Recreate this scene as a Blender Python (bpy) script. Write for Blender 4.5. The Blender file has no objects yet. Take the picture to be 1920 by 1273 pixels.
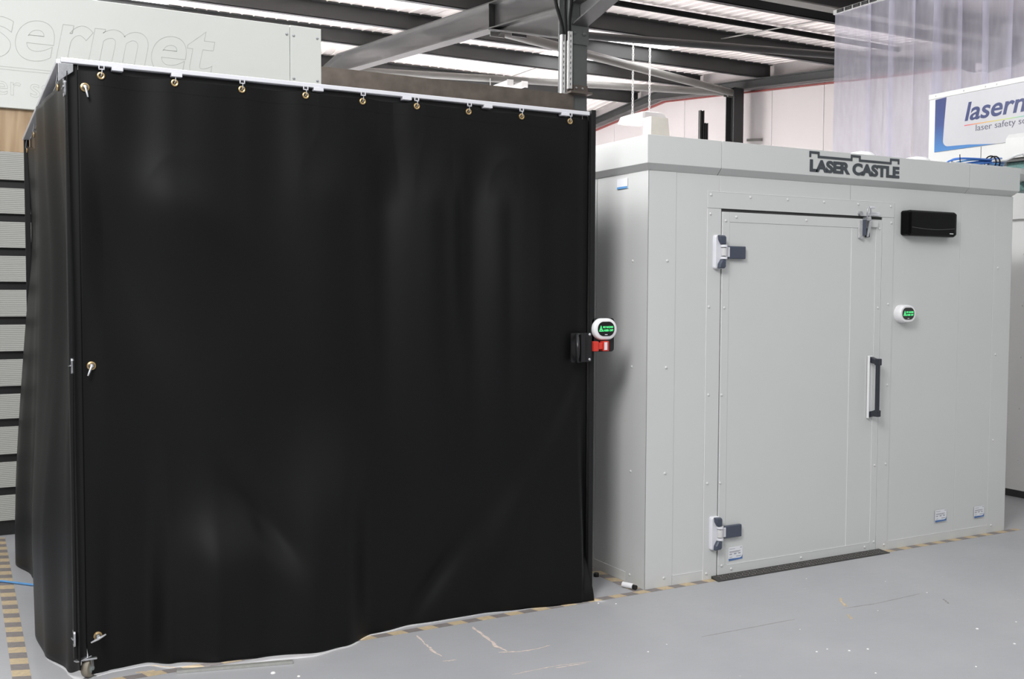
import bpy, bmesh, math, random
from mathutils import Vector, Matrix
random.seed(7)
sc = bpy.context.scene
COL = sc.collection
PI = math.pi

# ------------------------------------------------------------------ materials
def mat(name, col, rough=0.5, metal=0.0, noise=0.0, nscale=20.0, bump=0.0, bscale=200.0, spec=0.5,
        emit=None, estr=0.0, stretch=None, sheen=0.0):
    m = bpy.data.materials.new(name); m.use_nodes = True
    nt = m.node_tree; p = nt.nodes['Principled BSDF']
    p.inputs['Base Color'].default_value = (*col, 1)
    p.inputs['Roughness'].default_value = rough
    p.inputs['Metallic'].default_value = metal
    p.inputs['Specular IOR Level'].default_value = spec
    if sheen:
        p.inputs['Sheen Weight'].default_value = sheen
        p.inputs['Sheen Roughness'].default_value = 0.5
    if emit:
        p.inputs['Emission Color'].default_value = (*emit, 1)
        p.inputs['Emission Strength'].default_value = estr
    tc = nt.nodes.new('ShaderNodeTexCoord'); src = tc.outputs['Object']
    if stretch:
        mp = nt.nodes.new('ShaderNodeMapping'); mp.inputs['Scale'].default_value = stretch
        nt.links.new(src, mp.inputs['Vector']); src = mp.outputs['Vector']
    if noise:
        n = nt.nodes.new('ShaderNodeTexNoise'); n.inputs['Scale'].default_value = nscale
        n.inputs['Detail'].default_value = 5
        nt.links.new(src, n.inputs['Vector'])
        r = nt.nodes.new('ShaderNodeMapRange')
        r.inputs[1].default_value = 0.25; r.inputs[2].default_value = 0.75
        r.inputs[3].default_value = 1 - noise; r.inputs[4].default_value = 1 + noise
        nt.links.new(n.outputs['Fac'], r.inputs[0])
        v = nt.nodes.new('ShaderNodeVectorMath'); v.operation = 'SCALE'
        v.inputs[0].default_value = col
        nt.links.new(r.outputs[0], v.inputs['Scale'])
        nt.links.new(v.outputs[0], p.inputs['Base Color'])
    if bump:
        n2 = nt.nodes.new('ShaderNodeTexNoise'); n2.inputs['Scale'].default_value = bscale
        nt.links.new(src, n2.inputs['Vector'])
        b = nt.nodes.new('ShaderNodeBump'); b.inputs['Strength'].default_value = bump
        b.inputs['Distance'].default_value = 0.002
        nt.links.new(n2.outputs['Fac'], b.inputs['Height'])
        nt.links.new(b.outputs[0], p.inputs['Normal'])
    return m

M = {}
M['paint'] = mat('cabin_grey_paint', (0.565, 0.572, 0.562), 0.34, noise=0.012, nscale=3, bump=0.03, bscale=600)
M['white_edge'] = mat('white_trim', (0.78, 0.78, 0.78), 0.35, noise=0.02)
M['groove'] = mat('dark_groove', (0.05, 0.05, 0.05), 0.8, noise=0.05)
M['curtain'] = mat('black_coated_fabric', (0.0035, 0.0035, 0.0038), 0.43, noise=0.12, nscale=2.2, bump=0.05, bscale=900, spec=0.21)
M['black'] = mat('black_plastic', (0.012, 0.012, 0.013), 0.35, noise=0.05)
M['black_alu'] = mat('black_anodised_aluminium', (0.010, 0.010, 0.0105), 0.45, noise=0.08, spec=0.25)
M['heater'] = mat('gloss_black_plastic', (0.003, 0.003, 0.003), 0.22, noise=0.05, spec=0.10)
M['white_alu'] = mat('white_coated_aluminium', (0.60, 0.60, 0.635), 0.35, noise=0.02)
M['steel'] = mat('zinc_plated_steel', (0.55, 0.56, 0.58), 0.32, metal=0.9, noise=0.12, nscale=90)
M['screw'] = mat('screw_head_paint', (0.60, 0.60, 0.59), 0.3, noise=0.03)
M['brass'] = mat('brass_grommet', (0.50, 0.36, 0.18), 0.35, metal=0.9, noise=0.1, nscale=150)
M['slate'] = mat('slate_blue_plastic', (0.055, 0.066, 0.095), 0.35, noise=0.05)
M['grip'] = mat('dark_grip_plastic', (0.022, 0.025, 0.034), 0.35, noise=0.06)
M['hinge_white'] = mat('hinge_white_plastic', (0.66, 0.66, 0.70), 0.3, noise=0.03)
M['barrel'] = mat('hinge_barrel_grey', (0.56, 0.55, 0.55), 0.35, noise=0.05)
M['white_plastic'] = mat('white_plastic', (0.78, 0.77, 0.78), 0.28, noise=0.02)
M['screen'] = mat('dark_screen', (0.012, 0.012, 0.012), 0.2, noise=0.05)
M['green'] = mat('green_led', (0.02, 0.2, 0.06), 0.4, emit=(0.12, 1.0, 0.32), estr=1.3, noise=0.05)
M['red'] = mat('red_plastic', (0.60, 0.045, 0.03), 0.35, noise=0.06)
M['navy'] = mat('navy_print', (0.006, 0.018, 0.105), 0.4, noise=0.05)
M['charcoal_print'] = mat('charcoal_print', (0.045, 0.052, 0.06), 0.45, noise=0.05)
M['grey_print'] = mat('grey_print', (0.09, 0.09, 0.13), 0.5, noise=0.05)
M['sign_white'] = mat('sign_white_face', (0.42, 0.42, 0.44), 0.4, noise=0.01)
M['sign_panel'] = mat('sign_panel_grey', (0.70, 0.715, 0.675), 0.42, noise=0.015, nscale=2)
M['ghost'] = mat('engraved_line', (0.54, 0.55, 0.52), 0.6, noise=0.1)
M['sticker'] = mat('sticker_white', (0.70, 0.71, 0.74), 0.4, noise=0.03)
M['sticker_blue'] = mat('sticker_blue', (0.07, 0.15, 0.34), 0.4, noise=0.1)
M['sticker_text'] = mat('sticker_text', (0.30, 0.30, 0.33), 0.5, noise=0.1)
M['dark_steel'] = mat('dark_grey_painted_steel', (0.034, 0.035, 0.035), 0.45, noise=0.10, nscale=3)
M['grey_steel'] = mat('grey_painted_steel', (0.056, 0.056, 0.056), 0.38, noise=0.08, nscale=3)
M['column'] = mat('column_grey_steel', (0.095, 0.103, 0.10), 0.42, noise=0.10, nscale=6)
M['tube'] = mat('bracing_tube_grey', (0.16, 0.155, 0.145), 0.42, noise=0.08, nscale=5)
M['rusty'] = mat('brown_mill_steel', (0.098, 0.080, 0.066), 0.55, noise=0.3, nscale=9)
M['galv'] = mat('galvanised_channel', (0.62, 0.62, 0.61), 0.45, metal=0.3, noise=0.1, nscale=30)
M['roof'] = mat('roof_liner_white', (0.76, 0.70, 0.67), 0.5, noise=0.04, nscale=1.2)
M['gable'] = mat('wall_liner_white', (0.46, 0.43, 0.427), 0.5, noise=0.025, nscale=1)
M['red_trim'] = mat('red_sealant', (0.20, 0.030, 0.024), 0.5, noise=0.2)
M['lamp_white'] = mat('lamp_white', (0.86, 0.86, 0.86), 0.3, noise=0.01)
M['lens'] = mat('lamp_lens', (0.72, 0.68, 0.68), 0.2, noise=0.02)
M['cream'] = mat('cream_sheet', (0.62, 0.58, 0.52), 0.45, noise=0.04)
M['wood'] = None
M['plank'] = None
M['tyre'] = mat('grey_rubber', (0.24, 0.215, 0.17), 0.6, noise=0.15, nscale=30)
M['hub'] = mat('caster_hub', (0.30, 0.34, 0.33), 0.4, metal=0.3, noise=0.1)
M['blue_cable'] = mat('blue_cable', (0.035, 0.13, 0.42), 0.3, noise=0.1)
M['light_blue_cable'] = mat('light_blue_cable', (0.10, 0.28, 0.55), 0.35, noise=0.1)
M['white_cable'] = mat('white_cable', (0.75, 0.75, 0.75), 0.35, noise=0.03)
M['rubber'] = mat('black_cable_rubber', (0.006, 0.006, 0.006), 0.7, noise=0.1, spec=0.15)
M['alu'] = mat('bare_aluminium', (0.50, 0.50, 0.47), 0.4, metal=0.6, noise=0.1, nscale=40)
M['teal'] = mat('circuit_teal', (0.06, 0.16, 0.15), 0.5, noise=0.5, nscale=60)
M['scratch'] = mat('bare_concrete_scratch', (0.56, 0.47, 0.42), 0.8, noise=0.25, nscale=60)
M['fleck'] = mat('white_fleck', (0.75, 0.74, 0.73), 0.7, noise=0.05)
M['crack'] = mat('dark_crack', (0.24, 0.225, 0.215), 0.8, noise=0.3, nscale=60)
M['tan'] = mat('tan_scrape', (0.50, 0.40, 0.27), 0.8, noise=0.25, nscale=60)
M['skylight'] = mat('skylight_sheet', (0.8, 0.8, 0.8), 0.5, emit=(1, 1, 1), estr=5.0, noise=0.02)

def m_tread():
    m = mat('black_tread_plate', (0.045, 0.042, 0.04), 0.42, metal=0.3, noise=0.3, nscale=60); return m
M['tread'] = m_tread()
M['tread_bar'] = mat('worn_tread_bar', (0.22, 0.20, 0.19), 0.35, metal=0.5, noise=0.3, nscale=60)

def m_tape(axis):
    m = bpy.data.materials.new('hazard_tape_' + axis); m.use_nodes = True
    nt = m.node_tree; p = nt.nodes['Principled BSDF']; p.inputs['Roughness'].default_value = 0.6
    tc = nt.nodes.new('ShaderNodeTexCoord'); sx = nt.nodes.new('ShaderNodeSeparateXYZ')
    nt.links.new(tc.outputs['Object'], sx.inputs[0])
    a, b = ('X', 'Y') if axis == 'x' else ('Y', 'X')
    k = nt.nodes.new('ShaderNodeMath'); k.operation = 'MULTIPLY_ADD'
    nt.links.new(sx.outputs[b], k.inputs[0]); k.inputs[1].default_value = 0.35; nt.links.new(sx.outputs[a], k.inputs[2])
    d = nt.nodes.new('ShaderNodeMath'); d.operation = 'DIVIDE'; nt.links.new(k.outputs[0], d.inputs[0]); d.inputs[1].default_value = 0.155
    f = nt.nodes.new('ShaderNodeMath'); f.operation = 'FRACT'; nt.links.new(d.outputs[0], f.inputs[0])
    g = nt.nodes.new('ShaderNodeMath'); g.operation = 'GREATER_THAN'; nt.links.new(f.outputs[0], g.inputs[0]); g.inputs[1].default_value = 0.5
    n = nt.nodes.new('ShaderNodeTexNoise'); n.inputs['Scale'].default_value = 45; n.inputs['Detail'].default_value = 6
    nt.links.new(tc.outputs['Object'], n.inputs['Vector'])
    cr = nt.nodes.new('ShaderNodeValToRGB'); cr.color_ramp.elements[0].position = 0.3; cr.color_ramp.elements[1].position = 0.7
    cr.color_ramp.elements[0].color = (0.40, 0.315, 0.205, 1); cr.color_ramp.elements[1].color = (0.52, 0.41, 0.255, 1)
    nt.links.new(n.outputs['Fac'], cr.inputs[0])
    c2 = nt.nodes.new('ShaderNodeValToRGB'); c2.color_ramp.elements[0].color = (0.15, 0.13, 0.125, 1); c2.color_ramp.elements[1].color = (0.24, 0.22, 0.21, 1)
    nt.links.new(n.outputs['Fac'], c2.inputs[0])
    mx = nt.nodes.new('ShaderNodeMix'); mx.data_type = 'RGBA'
    nt.links.new(g.outputs[0], mx.inputs[0]); nt.links.new(c2.outputs[0], mx.inputs[6]); nt.links.new(cr.outputs[0], mx.inputs[7])
    nt.links.new(mx.outputs[2], p.inputs['Base Color'])
    return m
M['tape_x'] = m_tape('x'); M['tape_y'] = m_tape('y')

def m_floor():
    m = bpy.data.materials.new('grey_painted_concrete'); m.use_nodes = True
    nt = m.node_tree; p = nt.nodes['Principled BSDF']
    tc = nt.nodes.new('ShaderNodeTexCoord')
    n1 = nt.nodes.new('ShaderNodeTexNoise'); n1.inputs['Scale'].default_value = 0.9; n1.inputs['Detail'].default_value = 8; n1.inputs['Roughness'].default_value = 0.65
    nt.links.new(tc.outputs['Object'], n1.inputs['Vector'])
    cr = nt.nodes.new('ShaderNodeValToRGB')
    cr.color_ramp.elements[0].position = 0.3; cr.color_ramp.elements[0].color = (0.315, 0.316, 0.328, 1)
    cr.color_ramp.elements[1].position = 0.7; cr.color_ramp.elements[1].color = (0.375, 0.374, 0.384, 1)
    nt.links.new(n1.outputs['Fac'], cr.inputs[0])
    # small pale flecks and scuffs
    mp = nt.nodes.new('ShaderNodeMapping'); mp.inputs['Scale'].default_value = (1, 2.2, 1); mp.inputs['Rotation'].default_value = (0, 0, 0.5)
    nt.links.new(tc.outputs['Object'], mp.inputs['Vector'])
    n2 = nt.nodes.new('ShaderNodeTexNoise'); n2.inputs['Scale'].default_value = 14; n2.inputs['Detail'].default_value = 9; n2.inputs['Roughness'].default_value = 0.75
    nt.links.new(mp.outputs[0], n2.inputs['Vector'])
    r2 = nt.nodes.new('ShaderNodeMapRange'); r2.inputs[1].default_value = 0.66; r2.inputs[2].default_value = 0.74
    nt.links.new(n2.outputs['Fac'], r2.inputs[0])
    mx = nt.nodes.new('ShaderNodeMix'); mx.data_type = 'RGBA'; mx.inputs[7].default_value = (0.40, 0.38, 0.365, 1)
    sc_ = nt.nodes.new('ShaderNodeMath'); sc_.operation = 'MULTIPLY'; sc_.inputs[1].default_value = 0.55
    nt.links.new(r2.outputs[0], sc_.inputs[0]); nt.links.new(sc_.outputs[0], mx.inputs[0]); nt.links.new(cr.outputs[0], mx.inputs[6])
    v = nt.nodes.new('ShaderNodeTexVoronoi'); v.inputs['Scale'].default_value = 5.5; v.inputs['Randomness'].default_value = 1
    nt.links.new(tc.outputs['Object'], v.inputs['Vector'])
    lt = nt.nodes.new('ShaderNodeMath'); lt.operation = 'LESS_THAN'; lt.inputs[1].default_value = 0.030
    nt.links.new(v.outputs['Distance'], lt.inputs[0])
    mx2 = nt.nodes.new('ShaderNodeMix'); mx2.data_type = 'RGBA'; mx2.inputs[7].default_value = (0.50, 0.49, 0.48, 1)
    ml = nt.nodes.new('ShaderNodeMath'); ml.operation = 'MULTIPLY'; ml.inputs[1].default_value = 0.6
    nt.links.new(lt.outputs[0], ml.inputs[0]); nt.links.new(ml.outputs[0], mx2.inputs[0]); nt.links.new(mx.outputs[2], mx2.inputs[6])
    nt.links.new(mx2.outputs[2], p.inputs['Base Color'])
    p.inputs['Roughness'].default_value = 0.42
    rr = nt.nodes.new('ShaderNodeMapRange'); rr.inputs[3].default_value = 0.38; rr.inputs[4].default_value = 0.6
    nt.links.new(n2.outputs['Fac'], rr.inputs[0]); nt.links.new(rr.outputs[0], p.inputs['Roughness'])
    b = nt.nodes.new('ShaderNodeBump'); b.inputs['Strength'].default_value = 0.08; b.inputs['Distance'].default_value = 0.003
    nt.links.new(n2.outputs['Fac'], b.inputs['Height']); nt.links.new(b.outputs[0], p.inputs['Normal'])
    return m
M['floor'] = m_floor()

def m_wood():
    m = bpy.data.materials.new('pale_plywood'); m.use_nodes = True
    nt = m.node_tree; p = nt.nodes['Principled BSDF']; p.inputs['Roughness'].default_value = 0.5
    tc = nt.nodes.new('ShaderNodeTexCoord'); mp = nt.nodes.new('ShaderNodeMapping'); mp.inputs['Scale'].default_value = (9, 9, 0.9)
    nt.links.new(tc.outputs['Object'], mp.inputs['Vector'])
    n = nt.nodes.new('ShaderNodeTexNoise'); n.inputs['Scale'].default_value = 2.2; n.inputs['Detail'].default_value = 7; n.inputs['Distortion'].default_value = 0.6
    nt.links.new(mp.outputs[0], n.inputs['Vector'])
    cr = nt.nodes.new('ShaderNodeValToRGB'); cr.color_ramp.elements[0].position = 0.3; cr.color_ramp.elements[1].position = 0.7
    cr.color_ramp.elements[0].color = (0.33, 0.21, 0.11, 1); cr.color_ramp.elements[1].color = (0.50, 0.36, 0.22, 1)
    nt.links.new(n.outputs['Fac'], cr.inputs[0]); nt.links.new(cr.outputs[0], p.inputs['Base Color'])
    return m
M['wood'] = m_wood()

def m_plank():
    m = bpy.data.materials.new('grooved_grey_plank'); m.use_nodes = True
    nt = m.node_tree; p = nt.nodes['Principled BSDF']; p.inputs['Roughness'].default_value = 0.55
    tc = nt.nodes.new('ShaderNodeTexCoord')
    w = nt.nodes.new('ShaderNodeTexWave'); w.wave_type = 'BANDS'; w.bands_direction = 'Z'; w.inputs['Scale'].default_value = 26
    w.inputs['Distortion'].default_value = 0.0
    nt.links.new(tc.outputs['Object'], w.inputs['Vector'])
    cr = nt.nodes.new('ShaderNodeValToRGB')
    cr.color_ramp.elements[0].color = (0.31, 0.31, 0.29, 1); cr.color_ramp.elements[1].color = (0.43, 0.43, 0.40, 1)
    nt.links.new(w.outputs['Fac'], cr.inputs[0]); nt.links.new(cr.outputs[0], p.inputs['Base Color'])
    b = nt.nodes.new('ShaderNodeBump'); b.inputs['Strength'].default_value = 0.4; b.inputs['Distance'].default_value = 0.003
    nt.links.new(w.outputs['Fac'], b.inputs['Height']); nt.links.new(b.outputs[0], p.inputs['Normal'])
    return m
M['plank'] = m_plank()

def m_strip():
    m = bpy.data.materials.new('clear_pvc_strip'); m.use_nodes = True
    nt = m.node_tree; nt.nodes.clear()
    out = nt.nodes.new('ShaderNodeOutputMaterial')
    tr = nt.nodes.new('ShaderNodeBsdfTransparent'); tr.inputs[0].default_value = (0.90, 0.90, 0.96, 1)
    df = nt.nodes.new('ShaderNodeBsdfDiffuse'); df.inputs[0].default_value = (0.66, 0.65, 0.74, 1)
    tl = nt.nodes.new('ShaderNodeBsdfTranslucent'); tl.inputs[0].default_value = (0.70, 0.69, 0.78, 1)
    gl = nt.nodes.new('ShaderNodeBsdfGlossy'); gl.inputs['Roughness'].default_value = 0.12
    tc = nt.nodes.new('ShaderNodeTexCoord'); mp = nt.nodes.new('ShaderNodeMapping'); mp.inputs['Scale'].default_value = (1, 6, 1.2)
    nt.links.new(tc.outputs['Object'], mp.inputs['Vector'])
    n = nt.nodes.new('ShaderNodeTexNoise'); n.inputs['Scale'].default_value = 2.0; n.inputs['Detail'].default_value = 6
    nt.links.new(mp.outputs[0], n.inputs['Vector'])
    r = nt.nodes.new('ShaderNodeMapRange'); r.inputs[1].default_value = 0.3; r.inputs[2].default_value = 0.7
    r.inputs[3].default_value = 0.44; r.inputs[4].default_value = 0.60
    nt.links.new(n.outputs['Fac'], r.inputs[0])
    m0 = nt.nodes.new('ShaderNodeMixShader'); m0.inputs[0].default_value = 0.5
    nt.links.new(df.outputs[0], m0.inputs[1]); nt.links.new(tl.outputs[0], m0.inputs[2])
    m1 = nt.nodes.new('ShaderNodeMixShader'); nt.links.new(r.outputs[0], m1.inputs[0])
    nt.links.new(tr.outputs[0], m1.inputs[1]); nt.links.new(m0.outputs[0], m1.inputs[2])
    lw = nt.nodes.new('ShaderNodeLayerWeight'); lw.inputs[0].default_value = 0.5
    fr = nt.nodes.new('ShaderNodeMath'); fr.operation = 'POWER'; fr.inputs[1].default_value = 4.0; nt.links.new(lw.outputs['Facing'], fr.inputs[0])
    b = nt.nodes.new('ShaderNodeBump'); b.inputs['Strength'].default_value = 0.3; b.inputs['Distance'].default_value = 0.02
    nt.links.new(n.outputs['Fac'], b.inputs['Height']); nt.links.new(b.outputs[0], gl.inputs['Normal'])
    m2 = nt.nodes.new('ShaderNodeMixShader'); nt.links.new(fr.outputs[0], m2.inputs[0])
    nt.links.new(m1.outputs[0], m2.inputs[1]); nt.links.new(gl.outputs[0], m2.inputs[2])
    nt.links.new(m2.outputs[0], out.inputs[0])
    return m
M['pvc'] = m_strip()

def m_grad(name, stops, axis, lo, hi):
    m = bpy.data.materials.new(name); m.use_nodes = True
    nt = m.node_tree; p = nt.nodes['Principled BSDF']; p.inputs['Roughness'].default_value = 0.4
    tc = nt.nodes.new('ShaderNodeTexCoord'); sx = nt.nodes.new('ShaderNodeSeparateXYZ'); nt.links.new(tc.outputs['Object'], sx.inputs[0])
    r = nt.nodes.new('ShaderNodeMapRange'); r.inputs[1].default_value = lo; r.inputs[2].default_value = hi
    nt.links.new(sx.outputs[axis], r.inputs[0])
    cr = nt.nodes.new('ShaderNodeValToRGB')
    els = cr.color_ramp.elements
    els[0].position = stops[0][0]; els[0].color = (*stops[0][1], 1)
    els[1].position = stops[-1][0]; els[1].color = (*stops[-1][1], 1)
    for s in stops[1:-1]:
        e = els.new(s[0]); e.color = (*s[1], 1)
    nt.links.new(r.outputs[0], cr.inputs[0]); nt.links.new(cr.outputs[0], p.inputs['Base Color'])
    return m

# ------------------------------------------------------------------ builder
ROOT = {}
def tag(o, label=None, cat=None, group=None, kind=None):
    if label: o['label'] = label
    if cat: o['category'] = cat
    if group: o['group'] = group
    if kind: o['kind'] = kind
    return o
def thing(name, loc, label, cat, group=None):
    o = bpy.data.objects.new(name, None); o.empty_display_size = 0.1
    o.location = loc; COL.objects.link(o); ROOT[o.name] = Vector(loc)
    return tag(o, label, cat, group)

class MB:
    def __init__(s): s.bm = bmesh.new()
    def box(s, x0, x1, y0, y1, z0, z1, rot=None, piv=None):
        vs = [s.bm.verts.new((x, y, z)) for x in (x0, x1) for y in (y0, y1) for z in (z0, z1)]
        for f in ((0,1,3,2),(4,6,7,5),(0,4,5,1),(2,3,7,6),(0,2,6,4),(1,5,7,3)):
            s.bm.faces.new([vs[i] for i in f])
        if rot is not None:
            c = Vector(piv) if piv else Vector(((x0+x1)/2, (y0+y1)/2, (z0+z1)/2))
            bmesh.ops.rotate(s.bm, verts=vs, cent=c, matrix=rot)
        return s
    def loft(s, rings, cap=True, closed=False):
        R = [[s.bm.verts.new(p) for p in r] for r in rings]; n = len(R[0])
        m = len(R) if closed else len(R) - 1
        for i in range(m):
            a, b = R[i], R[(i+1) % len(R)]
            for j in range(n):
                s.bm.faces.new((a[j], a[(j+1) % n], b[(j+1) % n], b[j]))
        if cap and not closed:
            s.bm.faces.new(R[0][::-1]); s.bm.faces.new(R[-1])
        return s
    def prism(s, poly, axis, a, b):
        def P(u, v, w):
            return {'x': (w, u, v), 'y': (u, w, v), 'z': (u, v, w)}[axis]
        return s.loft([[P(u, v, a) for u, v in poly], [P(u, v, b) for u, v in poly]])
    def tube(s, pts, r, n=10, closed=False):
        pts = [Vector(p) for p in pts]; rings = []; N = len(pts); up = None
        for i, p in enumerate(pts):
            if closed: t = pts[(i+1) % N] - pts[i-1]
            else: t = (pts[min(i+1, N-1)] - pts[max(i-1, 0)])
            t.normalize()
            if up is None:
                up = Vector((0, 0, 1)) if abs(t.z) < 0.9 else Vector((1, 0, 0))
            a = t.cross(up).normalized(); b = a.cross(t).normalized(); up = b
            rr = r[i] if isinstance(r, (list, tuple)) else r
            rings.append([p + (a*math.cos(2*PI*k/n) + b*math.sin(2*PI*k/n))*rr for k in range(n)])
        return s.loft(rings, closed=closed)
    def cyl(s, c, d, r, h, n=20):
        d = Vector(d).normalized(); c = Vector(c)
        return s.tube([c, c + d*h], r, n)
    def ring(s, c, d, R, r, n=20, k=8):
        d = Vector(d).normalized(); c = Vector(c)
        u = d.cross(Vector((0, 0, 1)) if abs(d.z) < 0.9 else Vector((1, 0, 0))).normalized(); v = d.cross(u)
        rings = []
        for i in range(n):
            a = 2*PI*i/n; e = u*math.cos(a) + v*math.sin(a)
            rings.append([c + e*(R + r*math.cos(2*PI*j/k)) + d*(r*math.sin(2*PI*j/k)) for j in range(k)])
        return s.loft(rings, closed=True)
    def lathe(s, c, d, prof, n=28, cap=True):
        d = Vector(d).normalized(); c = Vector(c)
        u = d.cross(Vector((0, 0, 1)) if abs(d.z) < 0.9 else Vector((1, 0, 0))).normalized(); v = d.cross(u)
        return s.loft([[c + d*h + (u*math.cos(2*PI*j/n) + v*math.sin(2*PI*j/n))*max(r, 1e-4) for j in range(n)] for r, h in prof], cap=cap)
    def dome(s, c, d, r, h, n=12):
        return s.lathe(c, d, [(r, 0), (r*0.92, h*0.5), (r*0.6, h*0.88), (r*0.2, h)], n)
    def grid(s, P, nu, nv, thick=None):
        V = [[s.bm.verts.new(P(i/nu, j/nv)) for j in range(nv+1)] for i in range(nu+1)]
        for i in range(nu):
            for j in range(nv):
                s.bm.faces.new((V[i][j], V[i+1][j], V[i+1][j+1], V[i][j+1]))
        return s
    def build(s, name, m, parent=None, bevel=0, seg=2, smooth=False, solid=0, label=None, base=None):
        bmesh.ops.recalc_face_normals(s.bm, faces=s.bm.faces)
        me = bpy.data.meshes.new(name); 
        off = Vector((0, 0, 0))
        q = parent
        while q is not None:
            off += q.location; q = q.parent
        if parent is None and base is not None: off = Vector(base)
        bmesh.ops.translate(s.bm, verts=s.bm.verts, vec=-off)
        s.bm.to_mesh(me); s.bm.free()
        if smooth:
            me.polygons.foreach_set('use_smooth', [True]*len(me.polygons))
            try: me.set_sharp_from_angle(angle=math.radians(40))
            except Exception: pass
        me.materials.append(m)
        o = bpy.data.objects.new(name, me); COL.objects.link(o)
        if parent is not None: o.parent = parent
        elif base is not None: o.location = base
        if bevel:
            b = o.modifiers.new('bevel', 'BEVEL'); b.width = bevel; b.segments = seg; b.limit_method = 'ANGLE'; b.angle_limit = math.radians(40)
        if solid:
            b = o.modifiers.new('solid', 'SOLIDIFY'); b.thickness = solid; b.offset = 0
        if label: o['label'] = label
        return o

def dup(o, name=None, loc=None, parent=None):
    c = o.copy(); COL.objects.link(c)
    if parent is not None: c.parent = parent
    if loc is not None: c.location = loc
    return c

def text_mesh(name, body, size, m, origin, xdir, zdir, parent=None, extrude=0.001, bold=0.0, shear=0.0, width=None, height=None,
              outline=None, align='LEFT', space=1.0):
    """text set on a plane: xdir = reading direction, zdir = up; width/height are real sizes of its bounding box"""
    cu = bpy.data.curves.new(name, 'FONT'); cu.body = body; cu.size = size; cu.extrude = extrude; cu.offset = bold; cu.shear = shear
    cu.space_character = space
    if outline:
        cu.fill_mode = 'NONE'; cu.bevel_depth = outline; cu.bevel_resolution = 1; cu.extrude = 0
    t = bpy.data.objects.new(name, cu); COL.objects.link(t)
    dg = bpy.context.evaluated_depsgraph_get(); dg.update()
    me = bpy.data.meshes.new_from_object(t.evaluated_get(dg))
    bpy.data.objects.remove(t); 
    xs = [v.co.x for v in me.vertices]; ys = [v.co.y for v in me.vertices]
    x0, x1, y0, y1 = min(xs), max(xs), min(ys), max(ys)
    sx = width/(x1-x0) if width else 1; sy = height/(y1-y0) if height else (sx if width else 1)
    X = Vector(xdir).normalized(); Zd = Vector(zdir).normalized(); N = X.cross(Zd)
    off = Vector((0, 0, 0)); q = parent
    while q is not None: off += q.location; q = q.parent
    O = Vector(origin)
    for v in me.vertices:
        x = (v.co.x - x0)*sx; y = (v.co.y - y0)*sy if height else v.co.y*sy
        v.co = O + X*x + Zd*y + N*v.co.z - off
    me.materials.clear(); me.materials.append(m)
    o = bpy.data.objects.new(name, me); COL.objects.link(o)
    if parent is not None: o.parent = parent
    return o

def smooth(a, b, x):
    t = min(1, max(0, (x-a)/(b-a))); return t*t*(3-2*t)
def interp(tab, x):
    if x <= tab[0][0]: return tab[0][1]
    for (a, va), (b, vb) in zip(tab, tab[1:]):
        if x <= b:
            t = (x-a)/(b-a); t = t*t*(3-2*t); return va + (vb-va)*t
    return tab[-1][1]
def gauss(x, c, s): return math.exp(-((x-c)/s)**2)

# ------------------------------------------------------------------ setting
fl = MB().box(-16, 16, -16, 19, -0.15, 0.0).build('floor', M['floor']); tag(fl, kind='structure')

# roof: the bay beyond the valley (y 4..17.3) rises to a ridge, with ribbed liner sheets and translucent strips
YV, YR, YE = 4.0, 10.65, 17.3
def zr(y):
    d = y - YV if y <= YR else (YE - y)
    return 4.80 + 0.0905*d if y >= YV else 4.80 + 0.0905*(YV - y)
def roof_sheet(x0, x1, name, skylights):
    b = MB()
    # flat sheets between the skylights
    xs = [x0]
    for a, c, ya, yb in skylights: xs += [a, c]
    xs += [x1]
    def slab(xa, xb, ya, yb):
        b.loft([[(xa, ya, zr(ya)), (xb, ya, zr(ya)), (xb, ya, zr(ya)+0.08), (xa, ya, zr(ya)+0.08)],
                [(xa, yb, zr(yb)), (xb, yb, zr(yb)), (xb, yb, zr(yb)+0.08), (xa, yb, zr(yb)+0.08)]])
    for i in range(len(xs)-1):
        if i % 2 == 0: slab(xs[i], xs[i+1], YV, YR)
        else:
            a, c, ya, yb = skylights[i//2]
            slab(xs[i], xs[i+1], YV, ya); slab(xs[i], xs[i+1], yb, YR)
    slab(x0, x1, YR, YE)
    x = x0 + 0.07
    while x < x1:
        segs = [(YV, YR)]
        for a, c, ya, yb in skylights:
            if a - 0.03 < x < c + 0.03: segs = [(YV, ya), (yb, YR)]
        segs.append((YR, YE))
        for ya, yb in segs:
            b.loft([[(x-0.016, ya, zr(ya)+0.002), (x-0.007, ya, zr(ya)-0.012), (x+0.007, ya, zr(ya)-0.012), (x+0.016, ya, zr(ya)+0.002)],
                    [(x-0.016, yb, zr(yb)+0.002), (x-0.007, yb, zr(yb)-0.012), (x+0.007, yb, zr(yb)-0.012), (x+0.016, yb, zr(yb)+0.002)]])
        x += 0.155
    o = b.build(name, M['roof']); return tag(o, kind='structure')
SKY = [(-1.95, -0.73, 6.3, 10.55), (4.85, 6.0, 6.3, 10.55)]
roof_sheet(-9, 8.2, 'ceiling', SKY)
for i, (a, c, ya, yb) in enumerate(SKY):
    b = MB(); b.loft([[(a, ya, zr(ya)+0.02), (c, ya, zr(ya)+0.02), (c, ya, zr(ya)+0.05), (a, ya, zr(ya)+0.05)],
                      [(a, yb, zr(yb)+0.02), (c, yb, zr(yb)+0.02), (c, yb, zr(yb)+0.05), (a, yb, zr(yb)+0.05)]])
    tag(b.build('window_%d' % (i+1), M['skylight']), kind='structure')
b = MB()
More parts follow.
